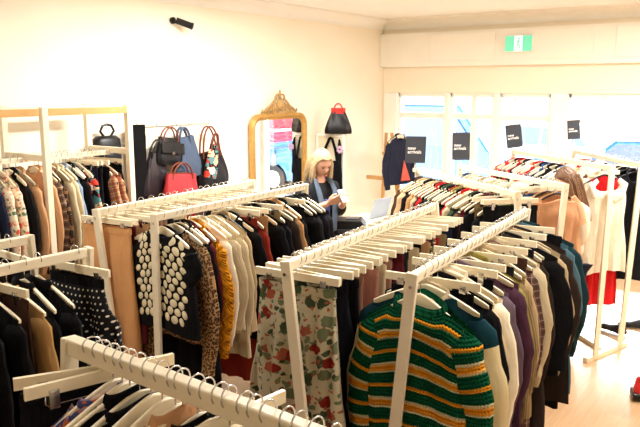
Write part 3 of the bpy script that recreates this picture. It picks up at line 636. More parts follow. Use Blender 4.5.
fill(cA,cB,1.56,Citems2,'from the near end, window rack left rail','window rack left rail',t0=.04,special={'V':whitered})
Ditems2=sub('k:coat:ink k:jacket:black s:jacket:navy b:skirt:grey s:shirt:black s:jacket:white s:shirt:lightblue s:shirt:red s:jacket:ivory s:blouse:redwhite')
fill(dA,dB,1.56,Ditems2,'from the near end, window rack right rail','window rack right rail',t0=.04)
# ---- show cards standing on the rack ends
def text_mesh(body,size,mat,name,parent,loc,rot):
    c=bpy.data.curves.new('lettering','FONT'); c.body=body; c.size=size; c.extrude=.0006; c.space_line=.8; c.align_x='LEFT'; c.offset=.0006
    t=bpy.data.objects.new('t',c); COL.objects.link(t); dg=bpy.context.evaluated_depsgraph_get(); me=bpy.data.meshes.new_from_object(t.evaluated_get(dg)); bpy.data.objects.remove(t); bpy.data.curves.remove(c)
    me.materials.clear(); me.materials.append(mat); o=bpy.data.objects.new(name,me); COL.objects.link(o); o.parent=parent; o.location=loc; o.rotation_euler=rot; return o
slate=plain('slate_card',rgb(56,58,64),.55,.35,var=.03); wtx=plain('white_ink',rgb(240,236,225),.6)
for (x,y,zb,hh,ww,tilt,where) in [(-2.775,5.30,1.57,.225,.17,1,'tallest looking and leftmost of the four'),(-2.60,5.84,1.56,.245,.155,-1,'second from the left, upright'),(-2.50,6.93,1.60,.235,.155,-8,'third from the left, tilted'),(-1.97,7.10,1.70,.185,.12,-5,'rightmost and smallest of the four')]:
    face=math.atan2(y,x)-PI/2+R(8)
    o=thing('show_card','dark new arrivals card on a window side rack, '+where,'sign',(x,y,zb),0,None,(0,R(-tilt)*-1,face))
    b=MB(); b.box((0,0,hh/2),(ww,.008,hh)); b.build('card',slate,o,bevel=.001)
    b=MB(); b.tube([(0,.006,-.06),(0,.006,hh*.3)],.004,8); b.box((0,.006,-.06),(.03,.03,.03)); b.build('clip_stem',M['rackwhite'],o)
    text_mesh('new\narrivals',ww*.235,wtx,'lettering',o,(-ww*.40,-.0047,hh*.50),(R(90),0,0))
# ---- mirror
o=thing('wall_mirror','large gilt framed mirror with a carved crest hanging on the cream wall','mirror',(-4.97,6.18,1.2))
def roundarch(y0,y1,z0,z1,r,n=8):
    p=[(y0,z0),(y1,z0)]
    p+=[(y1-r+r*math.cos(R(a)),z1-r+r*math.sin(R(a))) for a in [90*i/n for i in range(n+1)]]
    p+=[(y0+r+r*math.cos(R(a)),z1-r+r*math.sin(R(a))) for a in [90+90*i/n for i in range(n+1)]]
    return p
out=roundarch(-.50,.50,-.62,.715,.14); inn=roundarch(-.435,.435,-.555,.65,.09); mid=roundarch(-.47,.47,-.59,.685,.12)
b=MB()
def rg(p,x): return [(x,a,c) for a,c in p]
b.loft([rg(out,0),rg(out,.035),rg(mid,.055),rg(inn,.035),rg(inn,.015)],False); b.build('gilt_frame',M['gold'],o,smooth=True,ang=35)
mm=NT('silvered_glass'); mirm=mm.done((.93,.95,.95,1),.01,.5,1.0)
b=MB(); b.prism([(a,c) for a,c in inn],.006,.018,axis='x'); b.build('mirror_glass',mirm,o)
cr=MB(); rr=random.Random(4)
cr.ball((.035,0,.82),(.025,.055,.065)); cr.ball((.045,0,.82),(.02,.03,.04))
cr.ball((.03,0,.915),(.015,.022,.05)); cr.ball((.03,0,.955),(.012,.014,.022))
for sd in (-1,1):
    for k in range(6):
        y=sd*(.05+k*.038); top=.86-k*.024; 
        cr.tube([(.03,y-sd*.01,.72),(.04,y+sd*.012,lerp(.72,top,.5)),(.035,y-sd*.008,top),(.03,y-sd*.028,top-.02),(.04,y-sd*.018,top-.035)],[.012,.011,.010,.009,.006],8)
    cr.tube([(.03,sd*.06,.88),(.035,sd*.11,.85),(.03,sd*.17,.80),(.03,sd*.23,.77),(.03,sd*.28,.735),(.03,sd*.31,.745),(.03,sd*.30,.765)],[.01,.013,.013,.013,.012,.01,.008],8)
    cr.tube([(.03,sd*.02,.93),(.035,sd*.06,.92),(.03,sd*.085,.885),(.03,sd*.06,.865)],[.008,.011,.01,.007],8)
cr.box((.02,0,.725),(.03,.60,.03)); cr.build('carved_crest',plain('dark_gilt',rgb(196,158,100),.5,.4,metal=.35,var=.3,ns=30),o,smooth=True)
# ---- hanging screen with tote and the red and black handbag
o=thing('display_panel','white painted panel standing out from the wall behind the blonde woman','panel',(-4.78,6.97,0))
b=MB(); b.box((0,0,.83),(.40,.05,1.66)); b.build('board',M['rackwhite'],o,bevel=.004)
b=MB(); b.box((0,-.03,1.64),(.40,.02,.035)); b.box((-.19,-.03,.83),(.025,.02,1.6)); b.box((.19,-.03,.83),(.025,.02,1.6)); b.build('edge_moulding',trimm,o,bevel=.003)
def bag(name,label,cat,loc,rz,w,h,d,mat,hmat,hh,hr=.008,hx=.28,taper=.8,flap=None,rot=None,sag=0,group=None):
    o=thing(name,label,cat,loc,0,group,rot or (0,0,rz)); b=MB(); rings=[];N=10
    for j in range(N+1):
        v=j/N; W=w/2*lerp(1,taper,v**1.2)*(1-.12*(1-v)**6+sag*math.sin(v*PI)); Dp=d/2*lerp(1,.28,v)*(1-.3*(1-v)**6)
        rings.append([(W*(1 if math.cos(a)>0 else -1)*abs(math.cos(a))**.45,Dp*(1 if math.sin(a)>0 else -1)*abs(math.sin(a))**.6+.006*math.sin(7*a+v*5),h*v) for a in [2*PI*i/28 for i in range(28)]])
    b.loft(rings,True,fab=[[(p[0],p[2],0) for p in r] for r in rings]); b.build('bag_body',mat,o,smooth=True,ang=60)
    for sd in (-1,1):
        m=MB(); n=12; m.tube([(hx*w*math.cos(PI*i/n)*(1.0),sd*d*.16,h*.86+hh*math.sin(PI*i/n)) for i in range(n+1)],hr,8); m.build('handle',hmat,o,smooth=True)
    if flap:
        m=MB(); m.box((0,-d*.42,h*.62),(w*.86,.014,h*.42),Matrix.Rotation(R(-10),3,'X')); m.build('front_flap',flap,o,bevel=.008)
        m=MB(); m.box((0,-d*.42-.012,h*.44),(.03,.008,.022)); m.build('buckle',M['chrome'],o,bevel=.002)
    else:
        m=MB(); m.tube([(-w*taper*.44,0,h+.003),(0,0,h+.006),(w*taper*.44,0,h+.003)],.005,6); m.build('zip_top',hmat,o,smooth=True)
    return o
leath=plain('black_leather',rgb(14,13,15),.4,.35,bump=.2); redl=plain('red_leather',rgb(188,42,44),.4,.5,bump=.2); brl=plain('brown_leather',rgb(112,52,28),.45,.4); pinkred=plain('rose_red_leather',rgb(170,40,46),.38,.5,bump=.25)
o=bag('handbag','black handbag with red collar and red handles on top of the white panel','handbag',(-4.66,6.93,1.662),R(35),.36,.27,.17,leath,plain('bright_red_leather',rgb(224,44,36),.4,.5),.12,hx=.16,taper=.42)
b=MB(); b.loft([[(.085*math.cos(a),.035*math.sin(a),z) for a in [2*PI*i/20 for i in range(20)]] for z in (.235,.30)],False); b.build('red_collar',MATS['bright_red_leather'],o,smooth=True)
# tote hung in front of the panel
o=thing('tote_bag','long black cloth tote bag with white print hanging on the white panel','tote bag',(-4.74,6.90,1.60),R(12))
b=MB(); b.prism([(-.13,-.26),(.13,-.26),(.16,-.68),(-.16,-.68)],-.05,.005); b.build('bag_body',fm('black'),o,bevel=.012)
b=MB(); b.tube([(-.09,-.02,-.28),(-.07,-.02,-.12),(-.015,-.02,0),(.0,-.02,.01),(.02,-.02,0),(.06,-.02,-.12),(.09,-.02,-.28)],.018,8,flat=(1,.5)); b.build('strap',fm('black'),o,smooth=True)
b=MB(); 
for i,(x,w_) in enumerate([(-.10,.012),(-.08,.012),(-.055,.02),(-.03,.008),(-.008,.018),(.02,.018),(.05,.02),(.08,.02)]): b.box((x,-.053,-.60+.006*(i%2)),(w_,.003,.03 if i%3 else .045))
b.build('printed_lettering',wtx,o)
o=thing('scarf','dark scarf with a pale lilac flower pinned on the white panel','scarf',(-4.62,6.915,1.60))
b=MB(); b.tube([(0,-.02,0),(.01,-.03,-.1),(.0,-.03,-.28),(.02,-.03,-.45)],[.012,.03,.035,.03],10,flat=(1,.4)); b.build('cloth',fm('ink'),o,smooth=True)
b=MB()
for k in range(7): b.ball((.03+.028*math.cos(k*.9),-.055,-.12+.028*math.sin(k*.9)),(.02,.012,.02),8,5)
b.build('flower',fabric('lilac_cloth',rgb(206,176,204)),o,smooth=True)
# ---- handbags hanging on the left wall
o=thing('hook_rail','short white hook rail on the left wall carrying the handbags','hook rail',(-4.985,4.66,1.86))
b=MB(); b.box((0,0,0),(.012,.9,.02)); b.build('rail_board',wallm,o,bevel=.003)
for y in (-.30,-.05,.15,.38):
    b=MB(); b.tube([(.01,y,0),(.05,y,-.01),(.07,y,.02)],.006,8); b.build('hook',M['chrome'],o,smooth=True)
WR=R(90)
BG='handbags on the left wall'
bag('handbag','black flap handbag with brown handles, upper left of the wall bags','handbag',(-4.86,4.42,1.50),0,.32,.25,.14,leath,brl,.13,flap=leath,rot=(0,R(8),WR),group=BG)
bag('handbag','blue grey slouchy tote handbag, upper middle of the wall bags','handbag',(-4.86,4.68,1.36),0,.34,.38,.13,fabric('blue_grey_leather',rgb(76,88,108)),fabric('blue_grey_leather',rgb(76,88,108)),.15,hr=.012,hx=.2,taper=.75,rot=(0,R(-8),WR),group=BG)
bag('handbag','black round handbag with long brown handle, right of the wall bags','handbag',(-4.86,5.0,1.22),0,.42,.36,.15,leath,brl,.30,hr=.009,taper=.7,rot=(0,R(-4),WR),sag=.1,group=BG)
bag('handbag','small black and white patterned bag before the black round handbag','handbag',(-4.76,4.86,1.34),0,.16,.32,.06,MATS['florblack'],brl,.16,hr=.007,taper=.7,rot=(0,R(14),WR),group=BG)
bag('handbag','rose red leather handbag hanging low in the middle of the wall bags','handbag',(-4.76,4.46,1.06),0,.44,.36,.16,pinkred,brl,.15,flap=None,taper=.82,rot=(0,R(5),WR),group=BG)
bag('handbag','dark striped handbag at the far left of the wall bags','handbag',(-4.88,4.24,1.22),0,.28,.40,.14,plain('dark_plum_leather',rgb(34,24,28),.4,.5),leath,.18,taper=.7,rot=(0,R(12),WR),group=BG)
bag('handbag','tall navy handbag hanging behind the rose red one','handbag',(-4.91,4.82,1.12),0,.16,.42,.05,plain('navy_leather',rgb(34,38,52),.4,.5),leath,.2,taper=.9,rot=(0,R(-6),WR),group=BG)
bag('handbag','taupe grey handbag lowest on the right of the wall bags','handbag',(-4.87,5.02,1.02),0,.26,.24,.1,plain('taupe_leather',rgb(120,96,90),.5,.4),leath,.12,taper=.8,rot=(0,R(-3),WR),group=BG)
# tall black sash/banner between rack and bags
o=thing('garment_bag','long narrow black garment bag with price tag between wall rack and handbags','garment bag',(-4.88,4.10,1.90))
b=MB(); rings=[]
for j in range(13):
    v=j/12; rings.append([(.03*math.sin(a)*(1+.2*math.sin(v*9+a)),.085*(1 if math.cos(a)>0 else -1)*abs(math.cos(a))**.6,-.02-1.5*v) for a in [2*PI*i/20 for i in range(20)]])
b.loft(rings); b.build('bag_body',fabric('matt_black',rgb(10,9,10)),o,smooth=True,ang=50)
b=MB(); b.tube([(0,0,-.02),(0,0,.03),(-.03,0,.05),(-.1,0,.04)],.005,8); b.build('hook',M['chrome'],o,smooth=True)
b=MB(); b.box((.05,.075,-.13),(.004,.045,.09),Matrix.Rotation(R(8),3,'X')); b.tube([(.045,.06,-.03),(.05,.075,-.09)],.0015,5); b.build('price_tag',plain('paper_tag',rgb(230,215,190),.7),o)
# backpack on the wall behind the tall rack
o=thing('backpack','small black backpack hanging on the wall behind the tall rack','backpack',(-4.9,3.78,1.60))
b=MB(); b.loft([[(.07*math.sin(a)*k2+.0,.14*k*(1 if math.cos(a)>0 else -1)*abs(math.cos(a))**.6,z) for a in [2*PI*i/24 for i in range(24)]] for z,k,k2 in [(-.06,.8,.7),(-.04,.97,1),(.1,1,1),(.17,.95,.9),(.2,.7,.6)]]); b.build('bag_body',leath,o,smooth=True,ang=60)
b=MB(); b.ball((.06,0,.02),(.035,.095,.07),14,8); b.build('front_pocket',leath,o,smooth=True)
for sd in (-1,1):
    b=MB(); b.tube([(.02,sd*.03,.19),(.02,sd*.07,.24),(.02,sd*.045,.285),(.02,sd*.0,.295)],.011,8); b.build('strap',leath,o,smooth=True)
# ---- counter, laptop, printer, papers
o=thing('counter_desk','counter desk with dark wooden top beside the blonde woman','desk',(-3.30,5.68,-.07),0)
b=MB(); b.box((-.05,0,.925),(1.10,1.20,.05)); b.build('desk_top',plain('dark_walnut_top',rgb(92,60,46),.35,.5,var=.2,ns=5),o,bevel=.006)
b=MB(); b.box((-.05,0,.52),(1.0,1.10,.90)); b.build('desk_body',M['rackwhite'],o,bevel=.006)
o=thing('laptop','open silver laptop seen from the back on the counter','laptop',(-3.70,6.05,.882),R(88))
b=MB(); b.box((0,0,.009),(.33,.23,.016)); b.build('keyboard_base',plain('silver_alloy',rgb(166,178,198),.4,.4),o,bevel=.004)
b=MB(); b.box((0,-.155,.115),(.33,.008,.23),Matrix.Rotation(R(18),3,'X')); b.build('screen_lid',plain('silver_alloy',rgb(205,208,215)),o,bevel=.004)
o=thing('printer','compact black printer box on the counter before the woman','printer',(-3.40,5.26,.882),R(30))
b=MB(); b.prism([(-.14,0),(.14,0),(.14,.10),(.10,.145),(-.13,.145),(-.14,.12)],-.12,.12); b.build('housing',M['black'],o,bevel=.008)
b=MB(); b.box((0,-.124,.05),(.22,.012,.035)); b.build('paper_slot',plain('grey_plastic',rgb(70,72,78),.4),o,bevel=.003)
b=MB(); b.box((.02,0,.150),(.12,.12,.012)); b.build('top_cover',plain('grey_plastic',rgb(70,72,78)),o,bevel=.004)
o=thing('card_terminal','black card terminal on an angled stand behind the printer','card terminal',(-3.66,5.30,.882),R(20))
b=MB(); b.box((0,0,.01),(.14,.14,.02)); b.build('stand_foot',M['black'],o,bevel=.004)
b=MB(); b.tube([(0,0,.02),(.01,.02,.14),(.0,.0,.2)],.014,8); b.build('stand_post',M['black'],o,smooth=True)
b=MB(); b.box((.02,-.02,.22),(.24,.13,.016),Matrix.Rotation(R(22),3,'X')); b.build('terminal_head',M['black'],o,bevel=.005)
magg=floral('glossy_print',rgb(226,230,236),[rgb(150,190,90),rgb(90,120,180),rgb(230,235,240),rgb(60,60,70)],9,.45,.8)
for i,(x,y,rz,lab) in enumerate([(-3.25,5.55,.3,'glossy printed leaflet on the counter nearest the racks'),(-3.45,5.75,.9,'glossy leaflet with green print beside the laptop')]):
    b=MB(); b.box((0,0,.006),(.21,.30,.010)); q=b.build('leaflet',magg,None,loc=(x,y,.881+i*.001),rot=(0,0,rz)); tag(q,lab,'leaflet')
b=MB(); b.prism([(-.09,0),(.09,0),(.05,.14),(-.04,.14)],-.003,.003); q=b.build('price_stand',plain('white_card',rgb(240,240,238),.5),None,loc=(-3.05,5.75,.882),rot=(R(-14),0,R(25))); tag(q,'small white folded card standing on the counter right side','card')
b=MB(); b.tube([(-3.27,5.22,.89),(-3.1,5.16,.889),(-2.95,5.12,.889),(-2.9,5.05,.87),(-2.9,5.04,.5)],.005,8); tag(b.build('power_cable',M['black'],None,smooth=True),'thin black cable trailing from the printer over the counter edge','cable')
# ---- easel and the jacket on it
o=thing('easel','light wooden artist easel standing in the corner by the windows','easel',(-4.56,8.0,0))
for a,c in (((-.22,.15,0),(-.06,0,1.62)),((.22,.12,0),(.02,0,1.62)),((0,.40,0),(0,.03,1.55))):
    b=MB(); b.bar(a,c,.04,.022); b.build('leg',M['pine'],o,bevel=.003)
b=MB(); b.bar((-.34,-.02,1.02),(.24,-.02,1.02),.03,.05); b.build('tray_bar',M['pine'],o,bevel=.003)
b=MB(); b.bar((-.10,-.02,1.35),(.06,-.02,1.35),.03,.04); b.build('cross_bar',M['pine'],o,bevel=.003)
p=Vector((-4.34,7.86,1.69)); make_hanger('s',p,R(75),'pale wooden hanger carrying the dark jacket on the easel','hanger on the easel')
o=thing('jacket','dark navy jacket with a coral lining hanging on the wooden easel','jacket',p,R(75))
T=Top(71,w=.44,hem=.40,L=.62,T=.06,neck=.08,drop=.1,fold=.01); T.body().build('body',fabric('dark_navy_wool',rgb(36,40,58)),o,smooth=True); T.collar(.03).build('collar',MATS['dark_navy_wool'],o,smooth=True)
for sd in (-1,1): sleeve(4,.44,L=.55,side=sd).build('sleeve',MATS['dark_navy_wool'],o,smooth=True)
b=MB(); b.prism([(0,-.40),(-.05,-.66),(.12,-.66)],-.085,-.075); b.build('coral_lining',fm('salmon'),o)
# ---- floor items right
def shoe(loc,rz,label):
    o=thing('shoe',label,'shoe',loc,rz,'black shoes under the window rack')
    b=MB(); rings=[]
    for j in range(11):
        v=j/10; y=-.13+.26*v; w=.032+.016*math.sin(v*PI)**.7+.006*(v<.5); h=lerp(.085,.045,sm(v*1.6)) if v<.9 else .03
        if j in(0,10): w*=.6; h*=.7
        rings.append([(w*math.cos(a),y,.012+h*max(0,math.sin(a))**.8) for a in [2*PI*i/14 for i in range(14)]])
    b.loft(rings); b.build('upper',leath,o,smooth=True,ang=60)
    b=MB(); b.prism([(-.13,0),(-.06,0),(-.055,.012),(.13,.0),(.135,.014),(-.13,.03)],-.036,.036,axis='x'); b.build('sole',M['black'],o)
shoe((-1.36,6.50,.02),R(70),'black ankle shoe on the floor, left one of the pair'); shoe((-1.24,6.78,.0),R(110),'black shoe on the floor with toe right, right one of the pair')
# red shoe bit at right edge
o=bag('handbag','red and black bag on the floor cut by the right edge','handbag',(-.80,5.20,0.0),R(20),.24,.16,.14,plain('scarlet_leather',rgb(214,30,30),.4,.5),leath,.06)
b=MB(); b.box((0,0,.03),(.245,.145,.05)); b.build('black_base',leath,o,bevel=.01)
# ================================================================ people
def skin_obj(name,nodes,edges,mat,parent,root=0,sub=2):
    me=bpy.data.meshes.new(name); me.from_pydata([n[0] for n in nodes],edges,[]); me.materials.append(mat)
    o=bpy.data.objects.new(name,me); COL.objects.link(o); 
    if parent: o.parent=parent
    m=o.modifiers.new('s','SKIN'); m.use_smooth_shade=True; m.branch_smoothing=.6
    sv=me.skin_vertices[0].data
    for i,n in enumerate(nodes):
        r=n[1]; sv[i].radius=(r,r) if not isinstance(r,tuple) else r; sv[i].use_root=(i==root)
    s_=o.modifiers.new('u','SUBSURF'); s_.levels=sub; s_.render_levels=sub
    return o
def eval_mesh(o):
    dg=bpy.context.evaluated_depsgraph_get(); dg.update(); me=bpy.data.meshes.new_from_object(o.evaluated_get(dg)); return me
def head_geo(b,c,M3,s=1.0):
    """head looking along local -y; c = centre of skull"""
    n=40;m=32;rings=[]
    for j in range(m+1):
        th=PI*(j+.05)/(m+.1); ring=[]
        for i in range(n):
            ph=2*PI*i/n; x=math.sin(th)*math.sin(ph); y=-math.sin(th)*math.cos(ph); z=math.cos(th)
            X=.074*x; Yv=.094*y; Z=.118*z
            if z<0:                                    # jaw
                k=-z; X*=1-.34*k**1.3; Yv*=1-.12*k if y<0 else 1-.35*k
                if y<0: Yv-=.008*k
            if y<0:
                Yv*=1-.10*abs(x)**0
                nx=math.exp(-(X/.011)**2); nz_=max(0,1-abs(Z+.022)/.034)
                Yv-=.024*nx*nz_**1.0*(1 if Z<.0 else .7)                      # nose
                Yv+=.010*math.exp(-((abs(X)-.030)/.016)**2-((Z-.006)/.013)**2)   # eye sockets
                Yv-=.005*math.exp(-((Z-.026)/.010)**2)*math.exp(-(X/.05)**2)    # brow
                Yv-=.006*math.exp(-(X/.022)**2-((Z+.062)/.008)**2)            # lips
                Yv-=.007*math.exp(-(X/.018)**2-((Z+.100)/.013)**2)            # chin
            ring.append(Vector(c)+M3@(Vector((X,Yv,Z))*s))
        rings.append(ring)
    b.loft(rings[::-1],True)
    for sd in (-1,1): # ears
        q=MB(); q.ball((0,0,0),(.008,.018,.030),10,8); b.add([Vector(c)+M3@((Vector(v)+Vector((sd*.073,.010,-.008)))*s) for v in q.v],q.f)
def hand_nodes(wr,dirv,palm,side,curl=50,s=1.0):
    """returns lists of chains for fingers; wr wrist point, dirv pointing along hand, palm = palm normal"""
    d=Vector(dirv).normalized(); p=Vector(palm).normalized(); x=d.cross(p).normalized()*side; p=x.cross(d)*side if False else p
    ch=[]
    for k,(off,L) in enumerate(((-.030,.066),(-.010,.078),(.010,.073),(.029,.058))):
        base=Vector(wr)+d*.075*s+x*off*s; pts=[Vector(wr)+d*.03*s+x*off*.6*s,base]; a=0; cur=base
        for q,f in enumerate((.45,.32,.23)):
            a+=R(curl*(.5+.25*q)); dd=d*math.cos(a)+p*math.sin(a); cur=cur+dd*L*f*s; pts.append(cur)
        ch.append((pts,[.011*s,.0095*s,.0088*s,.0082*s,.0068*s]))
    th=[Vector(wr)+d*.015*s-x*.012*s,Vector(wr)+d*.035*s-x*.036*s+p*.012*s,Vector(wr)+d*.062*s-x*.046*s+p*.026*s,Vector(wr)+d*.083*s-x*.036*s+p*.036*s]
    ch.append((th,[.014*s,.0115*s,.0098*s,.0082*s])); return ch
def person(name,label,loc,rz,J,chains,parts,headc,headM,hs=1.0,vox=.006):
    o=thing(name,label,'person',loc,rz)
    sk=skin_obj('tmp',J[0],J[1],M['skin'],None); me=eval_mesh(sk); bpy.data.objects.remove(sk)
    b=MB(); b.add([v.co for v in me.vertices],[tuple(p.vertices) for p in me.polygons])
    for pts,rad in chains: b.tube(pts,rad,8); b.ball(pts[-1],rad[-1],8,6)
    for wr,d,p,sd,s in parts.get('palms',[]):
        d=Vector(d).normalized(); p=Vector(p).normalized(); x=d.cross(p).normalized()
        rings=[]
        for t,w,h in ((-.02,.022,.020),(.01,.026,.019),(.035,.038,.017),(.07,.041,.013),(.082,.034,.010)):
            c=Vector(wr)+d*t*s; rings.append([c+x*w*s*math.cos(a)+p*h*s*math.sin(a) for a in [2*PI*i/12 for i in range(12)]])
        b.loft(rings)
    head_geo(b,headc,headM,hs)
    bo=b.build('body',M['skin'],o,smooth=True); r=bo.modifiers.new('r','REMESH'); r.mode='VOXEL'; r.voxel_size=vox; r.use_smooth_shade=True
    sm_=bo.modifiers.new('sm','SMOOTH'); sm_.iterations=2; sm_.factor=.5
    def L(v): return Vector(headc)+headM@(Vector(v)*hs)
    for sd in (-1,1):
        e=MB(); e.ball((0,0,0),(.0125,.008,.006),10,6); b2=MB(); b2.add([L(Vector(v)+Vector((sd*.030,-.083,.005))) for v in e.v],e.f); b2.build('eye',plain('dark_eye',rgb(50,40,36),.2,.6),o,smooth=True)
        e=MB(); e.tube([(-.016,-.0895,.026),(0,-.094,.031),(.016,-.0885,.027)],.0028,6); b2=MB(); b2.add([L(Vector(v)+Vector((sd*.031,.006,-.004))) for v in e.v],e.f); b2.build('eyebrow',plain('brow_hair',rgb(150,110,70),.8),o,smooth=True)
    e=MB(); e.ball((0,-.0995,-.0625),(.021,.006,.0065),10,6); b2=MB(); b2.add([L(v) for v in e.v],e.f); b2.build('lips',plain('lips',rgb(190,90,86),.4),o,smooth=True)
    return o,L
def hair(o,L,mat,strands,cap_k=1.08,back=True,part=0.01,front=.35):
    b=MB(); n=44;m=22;rings=[]
    for j in range(m+1):
        v=j/m; ring=[]
        for i in range(n):
            ph=2*PI*i/n; f=math.cos(ph) # f=1 front
            thmax=lerp(1.95,.92,sm((f+.15)/1.0)); th=.03+v*thmax
            x=math.sin(th)*math.sin(ph); y=-math.sin(th)*math.cos(ph); z=math.cos(th)
            k=cap_k+.018*math.sin(ph*17+z*4)+.012*math.sin(ph*31)
            lift=.010*math.exp(-((x-.15)/.25)**2)*0
            ring.append(L((.076*k*x,.098*k*y+.004,.122*k*z+.004-.006*math.exp(-(x/.06)**2)*(z>0))))
        rings.append(ring)
    b.loft(rings,True)
    r=random.Random(3)
    for (a0,x0,y0,z0,pts,rad) in strands:
        b.tube([L(p) for p in pts],rad,9,flat=(1,.75))
    b.build('hair',mat,o,smooth=True)
def hairmat(name,c,c2):
    t=NT(name); x=t.noise(t.fab((1,1,1)),8,2); g=t.noise(t.objc(),60,3); col=t.mix(g.outputs[0],c,c2); t.bump(g.outputs[0],.5,.01); return t.done(col,.5,.4)
def strands(side_list,seed):
    r=random.Random(seed); out=[]
    for (sx,y,z0,ln,fwd,n) in side_list:
        for k in range(n):
            dx=r.uniform(-.010,.010); dy=lerp(-.03,.03,(k+.5)/n); 
            pts=[(sx*.062+dx,y+dy,z0+.05),(sx*.080+dx,y+dy-.002,z0),(sx*.085+dx,y+dy-.004+fwd*.3,z0-ln*.35),(sx*.080+dx+r.uniform(-.01,.01),y+dy+fwd*.7,z0-ln*.7),(sx*.070+dx,y+dy+fwd,z0-ln*r.uniform(.9,1.05))]
            out.append((0,0,0,0,pts,[.016,.020,.021,.018,.005]))
    return out
# blonde woman at the counter, turned to the right and looking down at her phone
PW=Vector((-3.45,4.84,0)); 
# local frame: facing -y ; world facing rotates towards the windows/right
rzW=R(72)
J=[((0,.02,.93),(.15,.11)),((0,.02,1.08),(.125,.09)),((0,.02,1.25),(.15,.10)),((0,.02,1.36),(.12,.08)),((0,.012,1.44),(.050,.05)),((0,-.01,1.50),(.046,.046)),
   ((.155,.02,1.36),(.058,.058)),((.19,-.01,1.12),(.044,.044)),((.075,-.25,1.25),(.027,.027)),
   ((-.155,.02,1.36),(.058,.058)),((-.20,-.01,1.13),(.044,.044)),((-.07,-.23,1.26),(.027,.027)),
   ((.09,.02,.86),(.095,.095)),((.10,.0,.47),(.058,.058)),((.10,.03,.09),(.04,.04)),((.10,-.10,.035),(.034,.03)),
   ((-.09,.02,.86),(.095,.095)),((-.10,.0,.47),(.058,.058)),((-.10,.03,.09),(.04,.04)),((-.10,-.10,.035),(.034,.03))]
Eg=[(0,1),(1,2),(2,3),(3,4),(4,5),(3,6),(6,7),(7,8),(3,9),(9,10),(10,11),(0,12),(12,13),(13,14),(14,15),(0,16),(16,17),(17,18),(18,19)]
hM=Matrix.Rotation(R(-6),3,'Z')@Matrix.Rotation(R(24),3,'X')
hc=Vector((0,-.035,1.565))
palms=[((.075,-.25,1.25),(-.5,-.75,.35),(-.55,.2,.75),1,1.0),((-.07,-.23,1.26),(.35,-.85,.35),(.65,.1,.75),-1,1.0)]
ch=hand_nodes(*[palms[0][i] for i in (0,1,2,3)],curl=48)+hand_nodes(*[palms[1][i] for i in (0,1,2,3)],curl=40)
o,L=person('person','blonde woman in dark jacket standing at the counter looking at her phone',PW,rzW,(J,Eg),ch,{'palms':palms},hc,hM)
blond=hairmat('blonde_hair',rgb(206,182,142),rgb(158,130,90))
hair(o,L,blond,strands([(1,-.005,.0,.26,-.05,5),(-1,-.005,.0,.25,-.05,5),(1,.05,-.0,.26,.0,4),(-1,.05,-.0,.26,.0,4),(.4,.085,-.02,.26,.0,3),(-.4,.085,-.02,.26,.0,3),(0,.09,-.02,.26,.0,3)],5))
JK=[((0,.02,.90),(.175,.13)),((0,.02,1.08),(.15,.115)),((0,.02,1.25),(.172,.122)),((0,.02,1.375),(.13,.092)),((0,.012,1.455),(.066,.062)),
    ((.165,.02,1.365),(.075,.072)),((.20,-.01,1.12),(.062,.062)),((.105,-.19,1.21),(.046,.046)),((-.165,.02,1.365),(.075,.072)),((-.21,-.01,1.13),(.062,.062)),((-.10,-.18,1.22),(.046,.046))]
JE=[(0,1),(1,2),(2,3),(3,4),(3,5),(5,6),(6,7),(3,8),(8,9),(9,10)]
skin_obj('jacket',JK,JE,fabric('charcoal_wool_jacket',rgb(40,42,46)),o)
b=MB(); b.tube([(.075,-.045,1.44),(.085,-.115,1.34),(.06,-.15,1.18),(.05,-.15,1.0)],[.02,.026,.028,.026],12,flat=(1,.5)); b.tube([(-.075,-.045,1.44),(-.085,-.115,1.34),(-.06,-.15,1.18),(-.05,-.15,1.0)],[.02,.026,.028,.026],12,flat=(1,.5)); b.tube([(.08,-.03,1.44),(.05,.07,1.46),(-.05,.07,1.46),(-.08,-.03,1.44)],.03,10); b.build('scarf',fabric('blue_grey_scarf',rgb(80,92,106)),o,smooth=True)
b=MB(); b.box((.0,-.115,1.16),(.06,.02,.22)); b.build('shirt_front',fabric('violet_blue_shirt',rgb(70,76,130)),o,bevel=.008)
TR=[((0,.02,.93),(.17,.13)),((.09,.02,.82),(.11,.11)),((.10,.0,.47),(.075,.075)),((.10,.03,.10),(.06,.06)),((-.09,.02,.82),(.11,.11)),((-.10,.0,.47),(.075,.075)),((-.10,.03,.10),(.06,.06))]
skin_obj('trousers',TR,[(0,1),(1,2),(2,3),(0,4),(4,5),(5,6)],fm('black'),o)
# the phone she holds
q=Matrix.Rotation(rzW,3,'Z')@Vector((.0,-.335,1.325)); o2=thing('phone','white mobile phone held in the blonde woman hands','phone',PW+q,0,None,(R(-38),0,rzW))
b=MB(); b.box((0,0,0),(.066,.009,.120)); b.build('phone_body',plain('white_plastic_b',rgb(240,240,240),.3,.5),o2,bevel=.003)
b=MB(); b.box((0,.0052,0),(.058,.001,.10)); b.build('screen',plain('dark_screen',rgb(60,66,80),.1,.6),o2)
